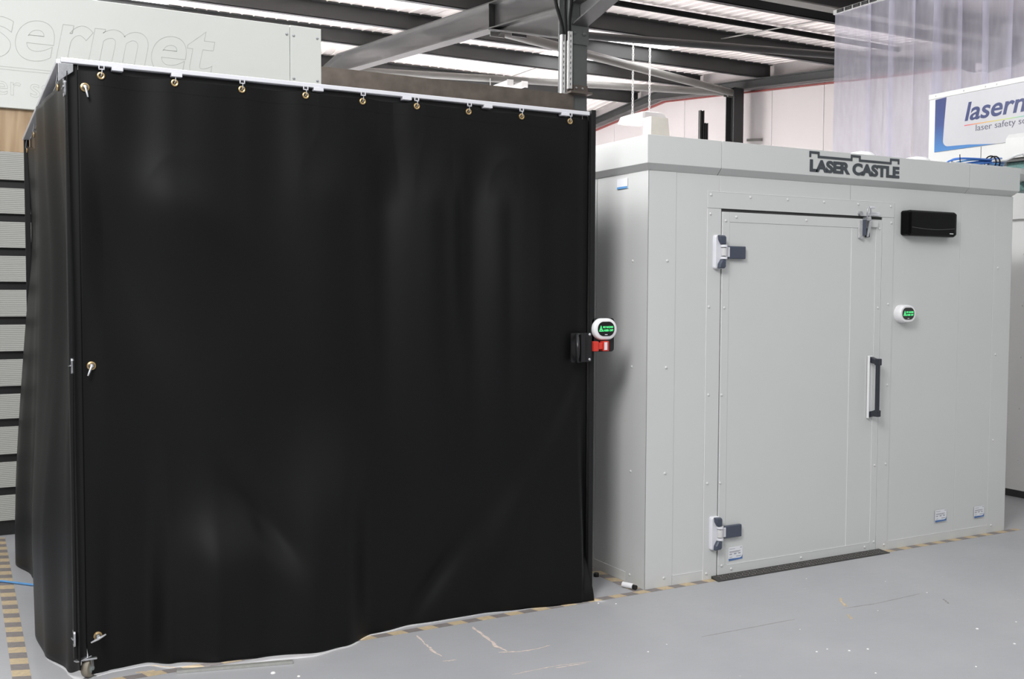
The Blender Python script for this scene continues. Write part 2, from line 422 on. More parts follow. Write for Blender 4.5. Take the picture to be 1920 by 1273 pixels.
b.loft([[(2.0, 0.3, zr(0.3)), (8.2, 0.3, zr(0.3)), (8.2, 0.3, zr(0.3)+0.08), (2.0, 0.3, zr(0.3)+0.08)], [(2.0, 4.0, zr(4.0)), (8.2, 4.0, zr(4.0)), (8.2, 4.0, zr(4.0)+0.08), (2.0, 4.0, zr(4.0)+0.08)]])
tag(b.build('ceiling', M['roof']), kind='structure')
# gable wall on the right, with liner-panel joints
g = MB()
poly = [(-9.3, 0), (17.3, 0), (17.3, zr(17.3)+0.05), (10.65, zr(10.65)+0.05), (4.0, zr(4.0)+0.05), (-2.65, zr(-2.65)+0.05), (-9.3, 4.85)]
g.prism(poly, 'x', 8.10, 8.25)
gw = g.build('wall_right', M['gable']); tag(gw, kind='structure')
g = MB()
for y in [-2.0, -0.9, 0.2, 1.3, 2.4, 3.5, 4.6, 5.7, 6.8, 7.9, 9.0, 10.1, 11.2, 12.3, 13.4, 14.5]:
    g.box(8.094, 8.0995, y-0.004, y+0.004, 0.01, zr(y)-0.3)
g.build('panel_joint', M['barrel'], gw)
b = MB().prism([(-9, 0), (8.3, 0), (8.3, 4.9), (-9, 4.9)], 'y', 17.31, 17.45)
tag(b.build('wall_back', M['gable']), kind='structure')
# red sealant line along the top of the gable liner
b = MB()
for ya, yb in ((4.4, YR), (YR, 16.8)):
    za, zb = zr(ya)-0.392, zr(yb)-0.392
    b.loft([[(8.04, ya, za), (8.098, ya, za), (8.098, ya, za+0.018), (8.04, ya, za+0.018)], [(8.04, yb, zb), (8.098, yb, zb), (8.098, yb, zb+0.018), (8.04, yb, zb+0.018)]])
tag(b.build('trim_1', M['red_trim']), kind='structure')

# ------------------------------------------------------------------ steelwork
def i_section_path(b, x, y0, z0, y1, z1, h, w, tf=0.014, tw=0.010):
    """I beam in a plane x = const, running from (y0, z0) to (y1, z1); z is the top"""
    for (xa, xb, da, db) in ((x-w/2, x+w/2, -tf, 0), (x-w/2, x+w/2, -h, -h+tf), (x-tw/2, x+tw/2, -h+tf*0.9, -tf*0.9)):
        b.loft([[(xa, y0, z0+da), (xb, y0, z0+da), (xb, y0, z0+db), (xa, y0, z0+db)], [(xa, y1, z1+da), (xb, y1, z1+da), (xb, y1, z1+db), (xa, y1, z1+db)]])
def rt(y): return zr(y) - 0.215   # rafter top = purlin underside

# valley column with haunches: column, two rafters
col = thing('steel_column', (2.0, 4.0, 0), 'tall grey steel column with bolted plate standing behind the black curtain enclosure', 'column')
b = MB()
b.box(1.9, 2.1, 3.90, 3.915, 0, 4.55); b.box(1.9, 2.1, 4.085, 4.10, 0, 4.55); b.box(1.995, 2.005, 3.915, 4.085, 0, 4.55)
b.build('shaft', M['column'], col)
MB().box(1.885, 2.105, 3.880, 3.899, 3.93, 4.17).build('connection_plate', M['column'], col, bevel=0.003)
bolt = None
for x in (1.94, 2.05):
    for z in (4.03,):
        o = MB().lathe((x, 3.880, z), (0, -1, 0), [(0.020, 0), (0.020, 0.012), (0.012, 0.013), (0.012, 0.022), (0.009, 0.024)], 6).build('bolt', M['column'], col)
MB().box(1.86, 2.10, 3.80, 3.899, 3.455, 3.475).box(1.87, 2.10, 3.885, 3.899, 3.475, 3.55).build('angle_bracket', M['rusty'], col, bevel=0.002)
for x in (1.97, 2.04):
    MB().dome((x, 3.885, 3.52), (0, -1, 0), 0.012, 0.012).build('bolt', M['steel'], col)
r1 = thing('steel_rafter', (2.0, 4.1, 4.0), 'grey steel rafter with a haunch, rising away from the column behind the curtain', 'beam')
b = MB(); i_section_path(b, 2.0, 4.1, rt(4.1), YR, rt(YR), 0.285, 0.17); i_section_path(b, 2.0, YR, rt(YR), 17.2, rt(17.2), 0.285, 0.17)
b.build('beam', M['grey_steel'], r1)
b = MB()   # haunch wedge
y0, y1 = 4.1, 5.6; za = rt(4.1)-0.285; zb = rt(5.6)-0.285
b.prism([(y0, za+0.01), (y1, zb+0.01), (y0, 4.03)], 'x', 1.995, 2.005)
b.loft([[(1.915, y0, 4.02), (2.085, y0, 4.02), (2.085, y0, 4.035), (1.915, y0, 4.035)], [(1.915, y1, zb-0.012), (2.085, y1, zb-0.012), (2.085, y1, zb+0.004), (1.915, y1, zb+0.004)]])
b.build('haunch', M['grey_steel'], r1)
MB().box(1.92, 2.08, 5.60, 5.615, zb+0.014, rt(5.6)-0.013).build('stiffener', M['dark_steel'], r1)
r2 = thing('steel_rafter', (2.0, 3.9, 4.0), 'grey steel rafter with a steep haunch, rising towards the viewer from the column', 'beam')
b = MB(); i_section_path(b, 2.0, 3.88, rt(3.88), -2.65, rt(-2.65), 0.285, 0.17); b.build('beam', M['grey_steel'], r2)
b = MB(); y0, y1 = 3.88, 2.5; za = rt(y0)-0.285; zb = rt(y1)-0.285
b.prism([(y0, za+0.01), (y1, zb+0.01), (y0, 4.10)], 'x', 1.995, 2.005)
b.loft([[(1.915, y0, 4.10), (2.085, y0, 4.10), (2.085, y0, 4.115), (1.915, y0, 4.115)], [(1.915, y1, zb-0.012), (2.085, y1, zb-0.012), (2.085, y1, zb+0.004), (1.915, y1, zb+0.004)]])
b.build('haunch', M['grey_steel'], r2)
# gable frame
b = MB(); i_section_path(b, 7.93, 4.0, rt(4.0), YR, rt(YR), 0.145, 0.15); i_section_path(b, 7.93, YR, rt(YR), 17.2, rt(17.2), 0.145, 0.15)
tag(b.build('gable_rafter', M['dark_steel'], base=(7.93, 4.0, 4.5)), 'dark steel rafter along the top of the white far wall, above the red line', 'beam')
b = MB(); i_section_path(b, 7.93, 4.0, rt(4.0), -2.65, rt(-2.65), 0.27, 0.17)
tag(b.build('gable_rafter', M['dark_steel'], base=(7.93, 4.0, 4.5)), 'dark steel rafter seen blurred through the clear strip curtain', 'beam')
gc = thing('gable_column', (7.8, 8.43, 0), 'dark grey steel column standing against the white far wall', 'column')
b = MB(); b.box(7.70, 7.90, 8.33, 8.345, 0, rt(8.4)-0.150); b.box(7.70, 7.90, 8.515, 8.53, 0, rt(8.4)-0.150); b.box(7.795, 7.805, 8.345, 8.515, 0, rt(8.4)-0.150)
b.build('shaft', M['dark_steel'], gc)
MB().box(7.66, 7.94, 8.28, 8.56, rt(8.4)-0.150, rt(8.4)-0.146).build('cap_plate', M['dark_steel'], gc)
b = MB().tube([(7.9, 8.25, 4.02), (8.09, 8.1, 4.02)], 0.022); b.build('wall_tie', M['tube'], gc)

# purlins (zed sections running along x)
names = ['first steel purlin up the roof, at the top edge of the photo', 'second steel purlin up the roof from the valley column', 'third steel purlin up the roof from the valley column', 'fourth steel purlin up the roof from the valley column, next to the ridge',
         'first steel purlin down the far slope beyond the ridge', 'second steel purlin down the far slope beyond the ridge', 'third steel purlin down the far slope beyond the ridge']
for y, lb in zip((3.98, 6.15, 7.90, 9.62, 11.45, 13.1, 14.8), names):
    z1 = zr(y) - 0.0125; z0 = z1 - 0.200
    b = MB()
    b.box(-9, 8.05, y-0.004, y+0.004, z0, z1); b.box(-9, 8.05, y-0.004, y+0.065, z0, z0+0.008); b.box(-9, 8.05, y-0.065, y+0.004, z1-0.008, z1)
    b.box(-9, 8.05, y+0.058, y+0.065, z0, z0+0.02)
    tag(b.build('roof_purlin', M['dark_steel'], base=(0, y, z0)), 'dark grey ' + lb, 'beam', 'roof purlins')
# zig-zag roof bracing tubes
def brace(p, q, r, lb, m='tube'):
    b = MB().tube([p, q], r, 16)
    d = (Vector(q)-Vector(p)).normalized()
    for e, s in ((Vector(p), 1), (Vector(q), -1)):
        c = e + d*s*0.0
        b.box(c.x-0.09, c.x+0.09, c.y-0.006, c.y+0.006, c.z-0.07, c.z+0.07)
    tag(b.build('bracing_tube', M[m], smooth=True, base=p), lb, 'tube', 'roof bracing tubes')
brace((2.1, 5.75, 4.48), (7.72, 8.40, 4.775), 0.055, 'grey bracing tube slanting from the haunch to the far wall column')
brace((2.1, 11.0, 5.03), (7.72, 8.50, 4.79), 0.055, 'long grey bracing tube from the ridge end of the rafter to the far wall column')
brace((2.1, 5.25, 4.375), (7.85, 4.12, 4.40), 0.042, 'thick dark bracing tube running right from behind the column to the strip curtain', 'grey_steel')
# black service pipe hung under the roof
b = MB().tube([(2.6, 5.35, 4.865), (8.0, 5.35, 4.865)], 0.034, 12)
tag(b.build('service_pipe', M['rubber'], smooth=True, base=(3.5, 5.35, 4.872)), 'thin straight black pipe hung under the white roof, right of the column', 'pipe')
# sag rods between purlins
for x, ya, yb, lb in ((5.60, 4.05, 6.15, 'thin grey rod between purlins at the top, under the black pipe'), (5.1, 9.62, 11.45, 'thin grey rod between purlins, left of the column')):
    b = MB().tube([(x, ya, zr(ya)-0.10), (x, yb, zr(yb)-0.10)], 0.009, 8)
    tag(b.build('sag_rod', M['tube'], base=(x, ya, zr(ya)-0.13)), lb, 'rod')
# valley beam above the strip curtain
vb = thing('valley_beam', (5.0, 3.72, 4.5), 'dark steel beam with pale lower flange in the top right corner above the strip curtain', 'beam')
MB().box(2.11, 7.83, 3.70, 3.712, 4.60, 4.84).box(2.11, 7.83, 3.55, 3.712, 4.828, 4.84).build('web', M['dark_steel'], vb)
MB().box(2.11, 7.83, 3.55, 3.712, 4.585, 4.60).build('flange', M['tube'], vb)
# brown horizontal beam on the column
b = MB(); b.box(-6.5, 1.93, 3.864, 3.876, 3.290, 3.452); b.box(-6.5, 1.93, 3.80, 3.876, 3.290, 3.302)
tag(b.build('cross_beam', M['rusty'], base=(1.93, 3.87, 3.29)), 'brown mill-finish steel angle beam running left from the column, above the curtain rail', 'beam')
for x, yb, lb in ((4.20, 10.10, 'left short galvanised channel hung under the long bracing tube'), (4.45, 10.10, 'right short galvanised channel hung under the long bracing tube')):
    b = MB(); ya = 9.38; z = 4.715
    b.box(x-0.035, x+0.035, ya, yb, z, z+0.004); b.box(x-0.035, x-0.031, ya, yb, z+0.004, z+0.075); b.box(x+0.031, x+0.035, ya, yb, z+0.004, z+0.075)
    b.box(x-0.035, x+0.075, ya-0.004, ya, z-0.005, z+0.09); b.tube([(x, 10.0, z+0.004), (x, 10.0, 4.93)], 0.008, 8)
    tag(b.build('channel_bracket', M['galv'], base=(x, ya, z)), lb, 'channel', 'channels under the bracing tube')
# slotted channels and cables on the column
def slotted(x, y, z0, z1, lb):
    b = MB(); w = 0.041
    b.box(x-w/2, x-w/2+0.0155, y, y+0.0025, z0, z1); b.box(x+w/2-0.0155, x+w/2, y, y+0.0025, z0, z1)
    z = z0
    while z < z1 - 0.02:
        b.box(x-w/2+0.0150, x+w/2-0.0150, y, y+0.0025, z, min(z+0.026, z1)); z += 0.05
    b.box(x-w/2, x-w/2+0.0025, y, y+0.04, z0, z1); b.box(x+w/2-0.0025, x+w/2, y, y+0.04, z0, z1)
    b.box(x-w/2+0.003, x+w/2-0.003, y+0.03, y+0.034, z0, z1)
    tag(b.build('slotted_channel', M['galv'], base=(x, y, z0)), lb, 'channel', 'slotted channels on the column')
slotted(1.822, 3.87, 3.456, 4.00, 'left galvanised slotted channel fixed upright beside the grey column')
slotted(1.880, 3.84, 3.500, 4.03, 'right galvanised slotted channel fixed upright beside the grey column')
for i, (x0, x1, lb) in enumerate(((1.74, 1.822, 'thick black cable bowing out left above the slotted channels'), (1.845, 1.845, 'middle black cable rising between the slotted channels'), (1.90, 1.878, 'right black cable running up the column face'))):
    pts = []
    for k in range(14):
        t = k/13; z = 3.95 + t*0.75
        pts.append((x1 + (x0-x1)*smooth(0.0, 0.55, t) + 0.008*math.sin(9*t+i), 3.885 - 0.010*i, z))
    b = MB().tube(pts, 0.017 if i == 0 else 0.013, 8)
    tag(b.build('power_cable', M['rubber'], smooth=True, base=pts[0]), lb, 'cable')

# hanging lamp on chains
lx, ly, lz = 4.985, 7.03, 3.93
lamp = thing('hanging_lamp', (lx, ly, lz), 'white low-profile industrial lamp hanging on two chains below the skylight', 'lamp')
def oct_ring(cx, cy, hx, hy, c, z): return [(cx-hx+c, cy-hy, z), (cx+hx-c, cy-hy, z), (cx+hx, cy-hy+c, z), (cx+hx, cy+hy-c, z), (cx+hx-c, cy+hy, z), (cx-hx+c, cy+hy, z), (cx-hx, cy+hy-c, z), (cx-hx, cy-hy+c, z)]
b = MB().loft([oct_ring(lx, ly, 0.195, 0.30, 0.02, lz-0.045), oct_ring(lx, ly, 0.20, 0.31, 0.02, lz-0.035), oct_ring(lx, ly, 0.175, 0.285, 0.03, lz+0.05), oct_ring(lx, ly, 0.13, 0.24, 0.04, lz+0.066)])
b.build('housing', M['lamp_white'], lamp, bevel=0.003)
MB().box(lx-0.14, lx+0.14, ly-0.24, ly+0.24, lz-0.060, lz-0.040).build('lens', M['lens'], lamp, bevel=0.004)
for cx, cy in ((lx-0.155, ly+0.0), (lx+0.10, ly-0.03)):
    b = MB(); z = lz+0.05; k = 0; ztop = zr(ly) - 0.02
    while z < ztop:
        c = Vector((cx, cy, z)); a = Vector((1, 0, 0)) if k % 2 else Vector((0, 1, 0))
        pts = [c + a*(0.012*math.cos(t))*1.0 + Vector((0, 0, 0.027*math.sin(t))) for t in [2*PI*j/10 for j in range(10)]]
        b.tube(pts, 0.0055, 5, closed=True); z += 0.042; k += 1
    b.build('chain', M['lamp_white'], lamp, smooth=True)
    MB().ring((cx, cy, lz+0.060), (0, 1, 0), 0.020, 0.006, 12, 6).build('hook', M['lamp_white'], lamp, smooth=True)
MB().ring((lx+0.15, ly-0.05, lz+0.06), (0, 1, 0), 0.03, 0.008, 12, 6).build('cable_loop', M['lamp_white'], lamp, smooth=True)

# ------------------------------------------------------------------ left display stand: planks, wood, sign
SY = 2.9
st = thing('slatted_wall', (-3.2, SY, 0), 'grey grooved horizontal planks with black gaps, left behind the black curtain', 'wall')
MB().box(-6.6, -1.6, SY+0.03, SY+0.08, 0.0, 2.47).build('backing_board', M['black'], st)
gaps = [0.03, 0.29, 0.505, 0.735, 0.947, 1.171, 1.395, 1.619, 1.837, 2.055, 2.27, 2.475]
for i, (a, c) in enumerate(zip(gaps, gaps[1:])):
    lo = a + (0.026 if i else 0.07); hi = c - (0.026 if c < 2.4 else 0.004)
    MB().box(-6.6, -1.6, SY, SY+0.028, lo, hi).build('plank', M['plank'], st, bevel=0.003)
tag(MB().box(-6.6, -1.6, SY+0.005, SY+0.09, 2.477, 2.748).build('wooden_board', M['wood'], base=(-3, SY, 2.48)), 'strip of pale plywood between the grey planks and the big pale sign', 'board')
sg = thing('sign_board', (-1.9, SY, 2.75), 'big pale grey sign board with faint engraved lettering, behind the black curtain', 'sign')
MB().box(-6.6, -1.084, SY-0.03, SY+0.09, 2.75, 3.495).build('panel', M['sign_panel'], sg, bevel=0.002)
MB().box(-1.081, -0.852, SY-0.032, SY+0.088, 2.75, 3.497).build('end_panel', M['sign_panel'], sg, bevel=0.002)
for x, z in ((-1.105, 3.43), (-1.055, 3.425), (-0.88, 3.425), (-1.055, 3.12), (-0.88, 3.12), (-0.88, 2.83), (-1.055, 2.83)):
    MB().dome((x, SY-0.0315, z), (0, -1, 0), 0.011, 0.007).build('screw', M['steel'], sg)
text_mesh('engraved_lettering', 'lasermet', 0.4, M['ghost'], (-3.39, SY-0.0305, 3.058), (1, 0, 0), (0, 0, 1), sg, outline=0.0013, shear=0.2, width=1.78, height=0.375, bold=0.008)
text_mesh('engraved_lettering', 'laser safety solutions', 0.2, M['ghost'], (-3.16, SY-0.0305, 2.79), (1, 0, 0), (0, 0, 1), sg, outline=0.0010, width=1.47, height=0.165)
MB().box(-3.40, -1.65, SY-0.0312, SY-0.0295, 3.005, 3.0075).box(-3.40, -1.65, SY-0.0312, SY-0.0295, 2.988, 2.9905).build('engraved_line', M['ghost'], sg)

# ------------------------------------------------------------------ curtain enclosure
FX0, FX1, FY0, FY1 = -2.80, -0.345, 0.05, 2.45
fr = thing('enclosure_frame', (-1.6, 1.2, 0), 'black wheeled frame with white top rail that carries the black curtains', 'frame')
MB().box(-2.835, -0.352, 0.028, 0.066, 2.497, 2.516).build('top_rail', M['white_alu'], fr, bevel=0.003, label='white front top rail')
MB().box(-2.850, -2.812, 0.068, 2.47, 2.497, 2.516).build('top_rail', M['white_alu'], fr, bevel=0.003, label='white left side top rail')
MB().box(-0.372, -0.337, 0.068, 2.47, 2.497, 2.516).build('top_rail', M['white_alu'], fr, bevel=0.003)
MB().box(-2.81, -0.374, 2.43, 2.47, 2.497, 2.516).build('top_rail', M['white_alu'], fr, bevel=0.003)
b = MB().box(-2.826, -2.770, 0.070, 0.074, 2.41, 2.496)
b.prism([(-2.846, 2.495), (-2.79, 2.495), (-2.79, 2.465), (-2.846, 2.42)], 'y', 0.030, 0.034)
b.build('corner_bracket', M['steel'], fr, bevel=0.002)
MB().box(-2.822, -2.772, 0.046, 0.090, 0.085, 2.497).build('post', M['black_alu'], fr, bevel=0.003)
MB().box(-2.845, -2.815, 2.43, 2.465, 0.085, 2.497).build('post', M['black_alu'], fr, bevel=0.003)
MB().box(-0.380, -0.348, 2.39, 2.428, 0.085, 2.497).build('post', M['black_alu'], fr, bevel=0.003)
MB().box(-0.378, -0.352, 0.050, 0.085, 0.055, 2.497).build('post', M['black_alu'], fr, bevel=0.003)
MB().box(-0.346, -0.319, 0.022, 0.060, 0.055, 2.526).build('post', M['black_alu'], fr, bevel=0.0025, label='outer right post beside the display')
MB().box(-2.770, -0.380, 0.0600, 0.0630, 2.445, 2.497).build('light_seal', M['black'], fr)
MB().box(-2.8120, -2.8090, 0.092, 2.42, 2.40, 2.497).build('light_seal', M['black'], fr)
# small white clips under the front rail
for x in (-2.625, -2.393, -1.784, -1.36, -0.937, -0.499):
    MB().box(x-0.022, x+0.022, 0.022, 0.060, 2.483, 2.498).build('rail_clip', M['white_alu'], fr, bevel=0.002)
# casters
wd = Vector((0.80, -0.60, 0))
def caster(cx, cy):
    c = MB(); c.box(cx-0.03, cx+0.03, cy-0.03, cy+0.03, 0.078, 0.086)
    root = c.build('caster', M['steel'], fr, bevel=0.002)
    p = Vector((cx, cy, 0.040))
    MB().lathe(p - wd*0.016, wd, [(0.026, 0), (0.036, 0.001), (0.0395, 0.006), (0.0395, 0.026), (0.036, 0.031), (0.026, 0.032)], 32).build('tyre', M['tyre'], root, smooth=True)
    MB().lathe(p - wd*0.018, wd, [(0.006, 0), (0.026, 0.003), (0.026, 0.033), (0.012, 0.036), (0.010, 0.040), (0.004, 0.042)], 24).build('hub', M['hub'], root, smooth=True)
    q = wd.cross(Vector((0, 0, 1)))
    b = MB()
    for s in (-1, 1):
        e = p + wd*s*0.021
        b.loft([[e - q*0.012 + wd*0.001*k*1.0, e + q*0.012 + wd*0.001*k, e + q*0.022 + Vector((0, 0, 0.04)) + wd*0.001*k, e - q*0.022 + Vector((0, 0, 0.04)) + wd*0.001*k] for k in (0, 2)])
    b.build('fork', M['steel'], root)
    a = p + Vector((0, 0, 0.043))
    d1 = Vector((-0.88, -0.47, 0))
    d2 = Vector((-d1.y, d1.x, 0))
    b = MB(); rings = []
    for t, w, dz in ((-0.02, 0.016, 0.004), (0.0, 0.020, 0.006), (0.03, 0.020, 0.002), (0.05, 0.015, -0.004), (0.062, 0.009, -0.003)):
        m_ = a + d1*t + Vector((0, 0, dz)); rings.append([m_ - d2*w, m_ + d2*w, m_ + d2*w + Vector((0, 0, 0.005)), m_ - d2*w + Vector((0, 0, 0.005))])
    b.loft(rings); b.build('brake_pedal', M['steel'], root, bevel=0.0015)
for cx, cy in ((-2.765, 0.060), (-2.80, 2.41), (-0.37, 2.39)): caster(cx, cy)
# black mounting plate and pull handle at the right post
def rrect(cx, cz, hx, hz, r, n=8):
    pts = []
    for (sx, sz, a0) in ((1, 1, 0), (-1, 1, PI/2), (-1, -1, PI), (1, -1, 1.5*PI)):
        for k in range(n+1):
            a = a0 + (PI/2)*k/n
            pts.append((cx + sx*(hx-r) + r*math.cos(a), cz + sz*(hz-r) + r*math.sin(a)))
    return pts
MB().prism(rrect(-0.265, 1.373, 0.068, 0.087, 0.016), 'y', 0.022, 0.027).build('mounting_plate', M['black'], fr)
h = MB().prism(rrect(-0.415, 1.312, 0.062, 0.075, 0.008), 'y', -0.006, 0.000).build('handle_plate', M['black'], fr)
b = MB()
pts = [(-0.412, -0.008, 1.375)]
for k in range(11):
    a = k/10; pts.append((-0.445 - 0.020*math.sin(PI*a), -0.012 - 0.038*math.sin(PI*a), 1.378 - 0.135*a))
pts.append((-0.412, -0.008, 1.246))
b.tube(pts, 0.010, 10)
b.box(-0.432, -0.408, -0.030, -0.007, 1.240, 1.382)
b.build('pull_handle', M['black'], h, smooth=True)
for z in (1.378, 1.250):
    MB().dome((-0.366, -0.006, z), (0, -1, 0), 0.0075, 0.006).build('screw', M['steel'], h)

# front curtain
GX = [-2.688, -2.402, -2.124, -1.845, -1.577, -1.314, -1.040, -0.754, -0.473]
bottom = [(-2.775, 0.045), (-2.66, 0.075), (-2.54, 0.085), (-2.44, 0.005), (-2.25, -0.075), (-2.09, -0.098), (-1.87, -0.135), (-1.72, -0.10), (-1.54, 0.0), (-1.30, 0.030), (-0.966, 0.035), (-0.75, 0.0), (-0.55, -0.035), (-0.36, -0.05)]
def fy(x, z):
    y = 0.030
    wb = 1 - smooth(0.0, 1.15, z)
    y += wb*(interp(bottom, x) - 0.03)
    # long soft vertical folds hanging from the hooks on the right half
    up = smooth(0.5, 1.7, z)*(1-0.75*smooth(2.0, 2.35, z))
    env = smooth(-1.75, -1.35, x)
    for c, s, a in ((-1.48, 0.10, 0.044), (-1.22, 0.10, -0.034), (-1.03, 0.075, 0.030), (-0.86, 0.09, -0.044), (-0.60, 0.10, 0.026), (-1.75, 0.14, -0.022)):
        y += up*a*gauss(x, c + 0.05*(1.8-z)*0.3, s)
    # bulges and hollows
    u = (x+2.43) + 0.35*(z-2.0)
    y += -0.032*gauss(u, 0.03, 0.17)*gauss(z, 1.93, 0.20)
    y += 0.042*gauss(x + 0.35*(z-1.6), -2.60, 0.13)*gauss(z, 1.70, 0.40)
    y += -0.020*gauss(x, -2.15, 0.28)*gauss(z, 1.05, 0.35)
    y += -0.060*gauss(x, -2.27, 0.20)*gauss(z, 0.40, 0.22)
    d = (x+2.02) - 0.55*(z-0.55)*-1
    y += 0.050*gauss(d, 0.0, 0.085)*gauss(z, 0.60, 0.20)
    y += -0.040*gauss(x, -1.72, 0.16)*gauss(z, 0.62, 0.34)
    d2 = (x+1.20) - 0.75*(z-0.22)
    y += 0.032*gauss(d2, 0.0, 0.075)*gauss(z, 0.22, 0.20)
    d3 = (x+0.80) - 0.55*(z-0.50)
    y += -0.026*gauss(d3, 0.0, 0.10)*gauss(z, 0.45, 0.26)
    d4 = (x+0.45) - 0.5*(z-1.15)
    y += 0.014*gauss(d4, 0.0, 0.06)*gauss(z, 1.15, 0.28)
    # top edge waves between hooks
    wt = smooth(1.55, 2.42, z)
    k = 0
    for a, c in zip(GX, GX[1:]):
        if a <= x <= c:
            t = (x-a)/(c-a); y += wt*(0.014 if k % 2 == 0 else -0.006)*math.sin(PI*t)**2
        k += 1
    # held to the left post and to the right post
    k2 = smooth(1.95, 2.42, z); y = y*(1-k2) + k2*min(max(y, 0.022), 0.050)
    e = smooth(-2.775, -2.68, x)*smooth(-0.355, -0.43, x)
    lim = smooth(0.25, 0.0, z)
    y = 0.040 + (y-0.040)*max(e, lim*0.95)
    return y
def ztop(x):
    s = 0.0
    for a, c in zip(GX, GX[1:]):
        if a <= x <= c: s = math.sin(PI*(x-a)/(c-a))
    return 2.475 - 0.006*s
def zbot(x):
    return interp([(-2.775, 0.014), (-2.70, 0.010), (-2.55, 0.012), (-2.4, 0.020), (-2.0, 0.018), (-1.75, 0.006), (-0.355, 0.004)], x)
XA, XB = -2.775, -0.352
fc = thing('laser_curtain', (-1.565, 0.03, 0), 'wide matt black curtain hanging from the front rail, facing the viewer', 'curtain')
def Pf(u, v):
    x = XA + (XB-XA)*u; zb = zbot(x); z = zb + (ztop(x)-zb)*v
    if u < 0.03: x += 0.012*smooth(0.16, 0.04, z)*(1-u/0.03)
    return (x, fy(x, z), z)
MB().grid(Pf, 300, 220).build('fabric', M['curtain'], fc, smooth=True, solid=0.003)
# hem tapes (stitched edge bands)
def hem(za, zb_, name):
    b = MB()
    def P(u, v):
        x = XA+0.004 + (XB-XA-0.008)*u; z = ztop(x) - za + (za-zb_)*v
        return (x, fy(x, z) - 0.0021, z)
    b.grid(P, 240, 4); return b.build(name, M['curtain'], fc)
hem(0.055, 0.002, 'hem')
def front_grommet(x, i):
    z = 2.4575; y = fy(x, z)
    g_ = MB().ring((x, y-0.004, z), (0, -1, 0), 0.0112, 0.0045, 24, 8)
    g_.ring((x, y-0.0015, z), (0, -1, 0), 0.0075, 0.0025, 20, 6)
    o = g_.build('grommet', M['brass'], fc, smooth=True)
    b = MB()
    pts = [(x+0.006, 0.047, 2.503), (x+0.006, 0.040, 2.492), (x+0.004, y-0.006, 2.478), (x+0.002, y-0.009, 2.463), (x, y-0.004, 2.457), (x, y+0.006, 2.459)]
    b.tube(pts, 0.0022, 6)
    b.build('hook', M['steel'], o, smooth=True)
    MB().box(x-0.009, x-0.005, 0.026, 0.030, 2.484, 2.498).box(x+0.010, x+0.014, 0.026, 0.030, 2.484, 2.498).box(x-0.009, x+0.014, 0.026, 0.030, 2.4825, 2.4860).build('glider', M['white_alu'], o)
for i, x in enumerate(GX): front_grommet(x, i)
def turn_key(x, z, ang, L=0.042):
    y = fy(x, z) - 0.004
    o = MB().ring((x, y, z), (0, -1, 0), 0.0135, 0.0050, 24, 8).build('grommet', M['brass'], fc, smooth=True)
    b = MB().lathe((x, y+0.002, z), (0, -1, 0), [(0.010, 0), (0.010, 0.012), (0.007, 0.018), (0.002, 0.020)], 16)
    dx, dz = math.cos(ang), math.sin(ang)
    if L > 0: b.tube([(x, y-0.014, z), (x+dx*L*0.5, y-0.018, z+dz*L*0.5), (x+dx*L, y-0.020, z+dz*L)], [0.0045, 0.005, 0.0035], 8)
    else: b.tube([(x+dx*L*0.55, y-0.018, z+dz*L*0.55-0.006), (x, y-0.016, z-0.008), (x-dx*L*0.55, y-0.018, z-dz*L*0.55-0.006)], [0.0035, 0.006, 0.0035], 8)
    b.build('turn_key', M['steel'], o, smooth=True)
turn_key(-2.748, 2.407, math.radians(-78))
turn_key(-2.740, 1.289, math.radians(-112))
turn_key(-2.730, 0.172, math.radians(24), -0.058)

# side curtain on the left
side_b = [(0.0, -2.80), (0.15, -2.84), (0.40, -2.905), (0.70, -2.925), (1.1, -2.885), (1.55, -2.855), (1.8, -2.88), (2.1, -2.945), (2.45, -2.93)]
side_t = [(0.0, -2.815), (0.25, -2.831), (0.5, -2.868), (0.72, -2.882), (0.92, -2.846), (1.2, -2.812), (1.69, -2.831), (2.0, -2.81), (2.42, -2.831)]
def sx(y, z):
    w = smooth(0.1, 2.0, z)
    x = interp(side_b, y)*(1-w) + interp(side_t, y)*w
    x += 0.020*gauss(y, 2.35, 0.4)*gauss(z, 1.95, 0.4)
    x += -0.022*gauss(y, 0.55, 0.20)*gauss(z, 0.55, 0.35) + 0.042*gauss(y, 0.33, 0.24)*gauss(z, 1.55, 0.5)
    x += -0.010*gauss(y - 0.25*(z-0.4), 1.0, 0.15)*gauss(z, 0.6, 0.4)
    return x
SG = [0.22, 0.92, 1.69, 2.40]
def szt(y):
    s = 0
    for a, c in zip(SG, SG[1:]):
        if a <= y <= c: s = math.sin(PI*(y-a)/(c-a))**0.7
    return 2.462 - 0.045*s
s_c = thing('laser_curtain', (-2.85, 1.2, 0), 'narrow-looking black curtain on the left side of the enclosure, next to the grey planks', 'curtain')
SYA, SYB = 0.012, 2.43
def Ps(u, v):
    y = SYA + (SYB-SYA)*u; zb = interp([(0.0, 0.05), (0.12, 0.012), (0.5, 0.004), (2.45, 0.004)], y); z = zb + (szt(y)-zb)*v
    return (sx(y, z), y, z)
MB().grid(Ps, 160, 120).build('fabric', M['curtain'], s_c, smooth=True, solid=0.003)
for y in SG:
    z = 2.43; x = sx(y, z) - 0.004
    o = MB().ring((x, y, z), (-1, 0, 0), 0.0112, 0.0045, 24, 8).build('grommet', M['brass'], s_c, smooth=True)
    MB().tube([(-2.832, y, 2.490), (-2.834, y, 2.470), (x-0.006, y, 2.446), (x, y, 2.430)], 0.0022, 6).build('hook', M['steel'], o, smooth=True)
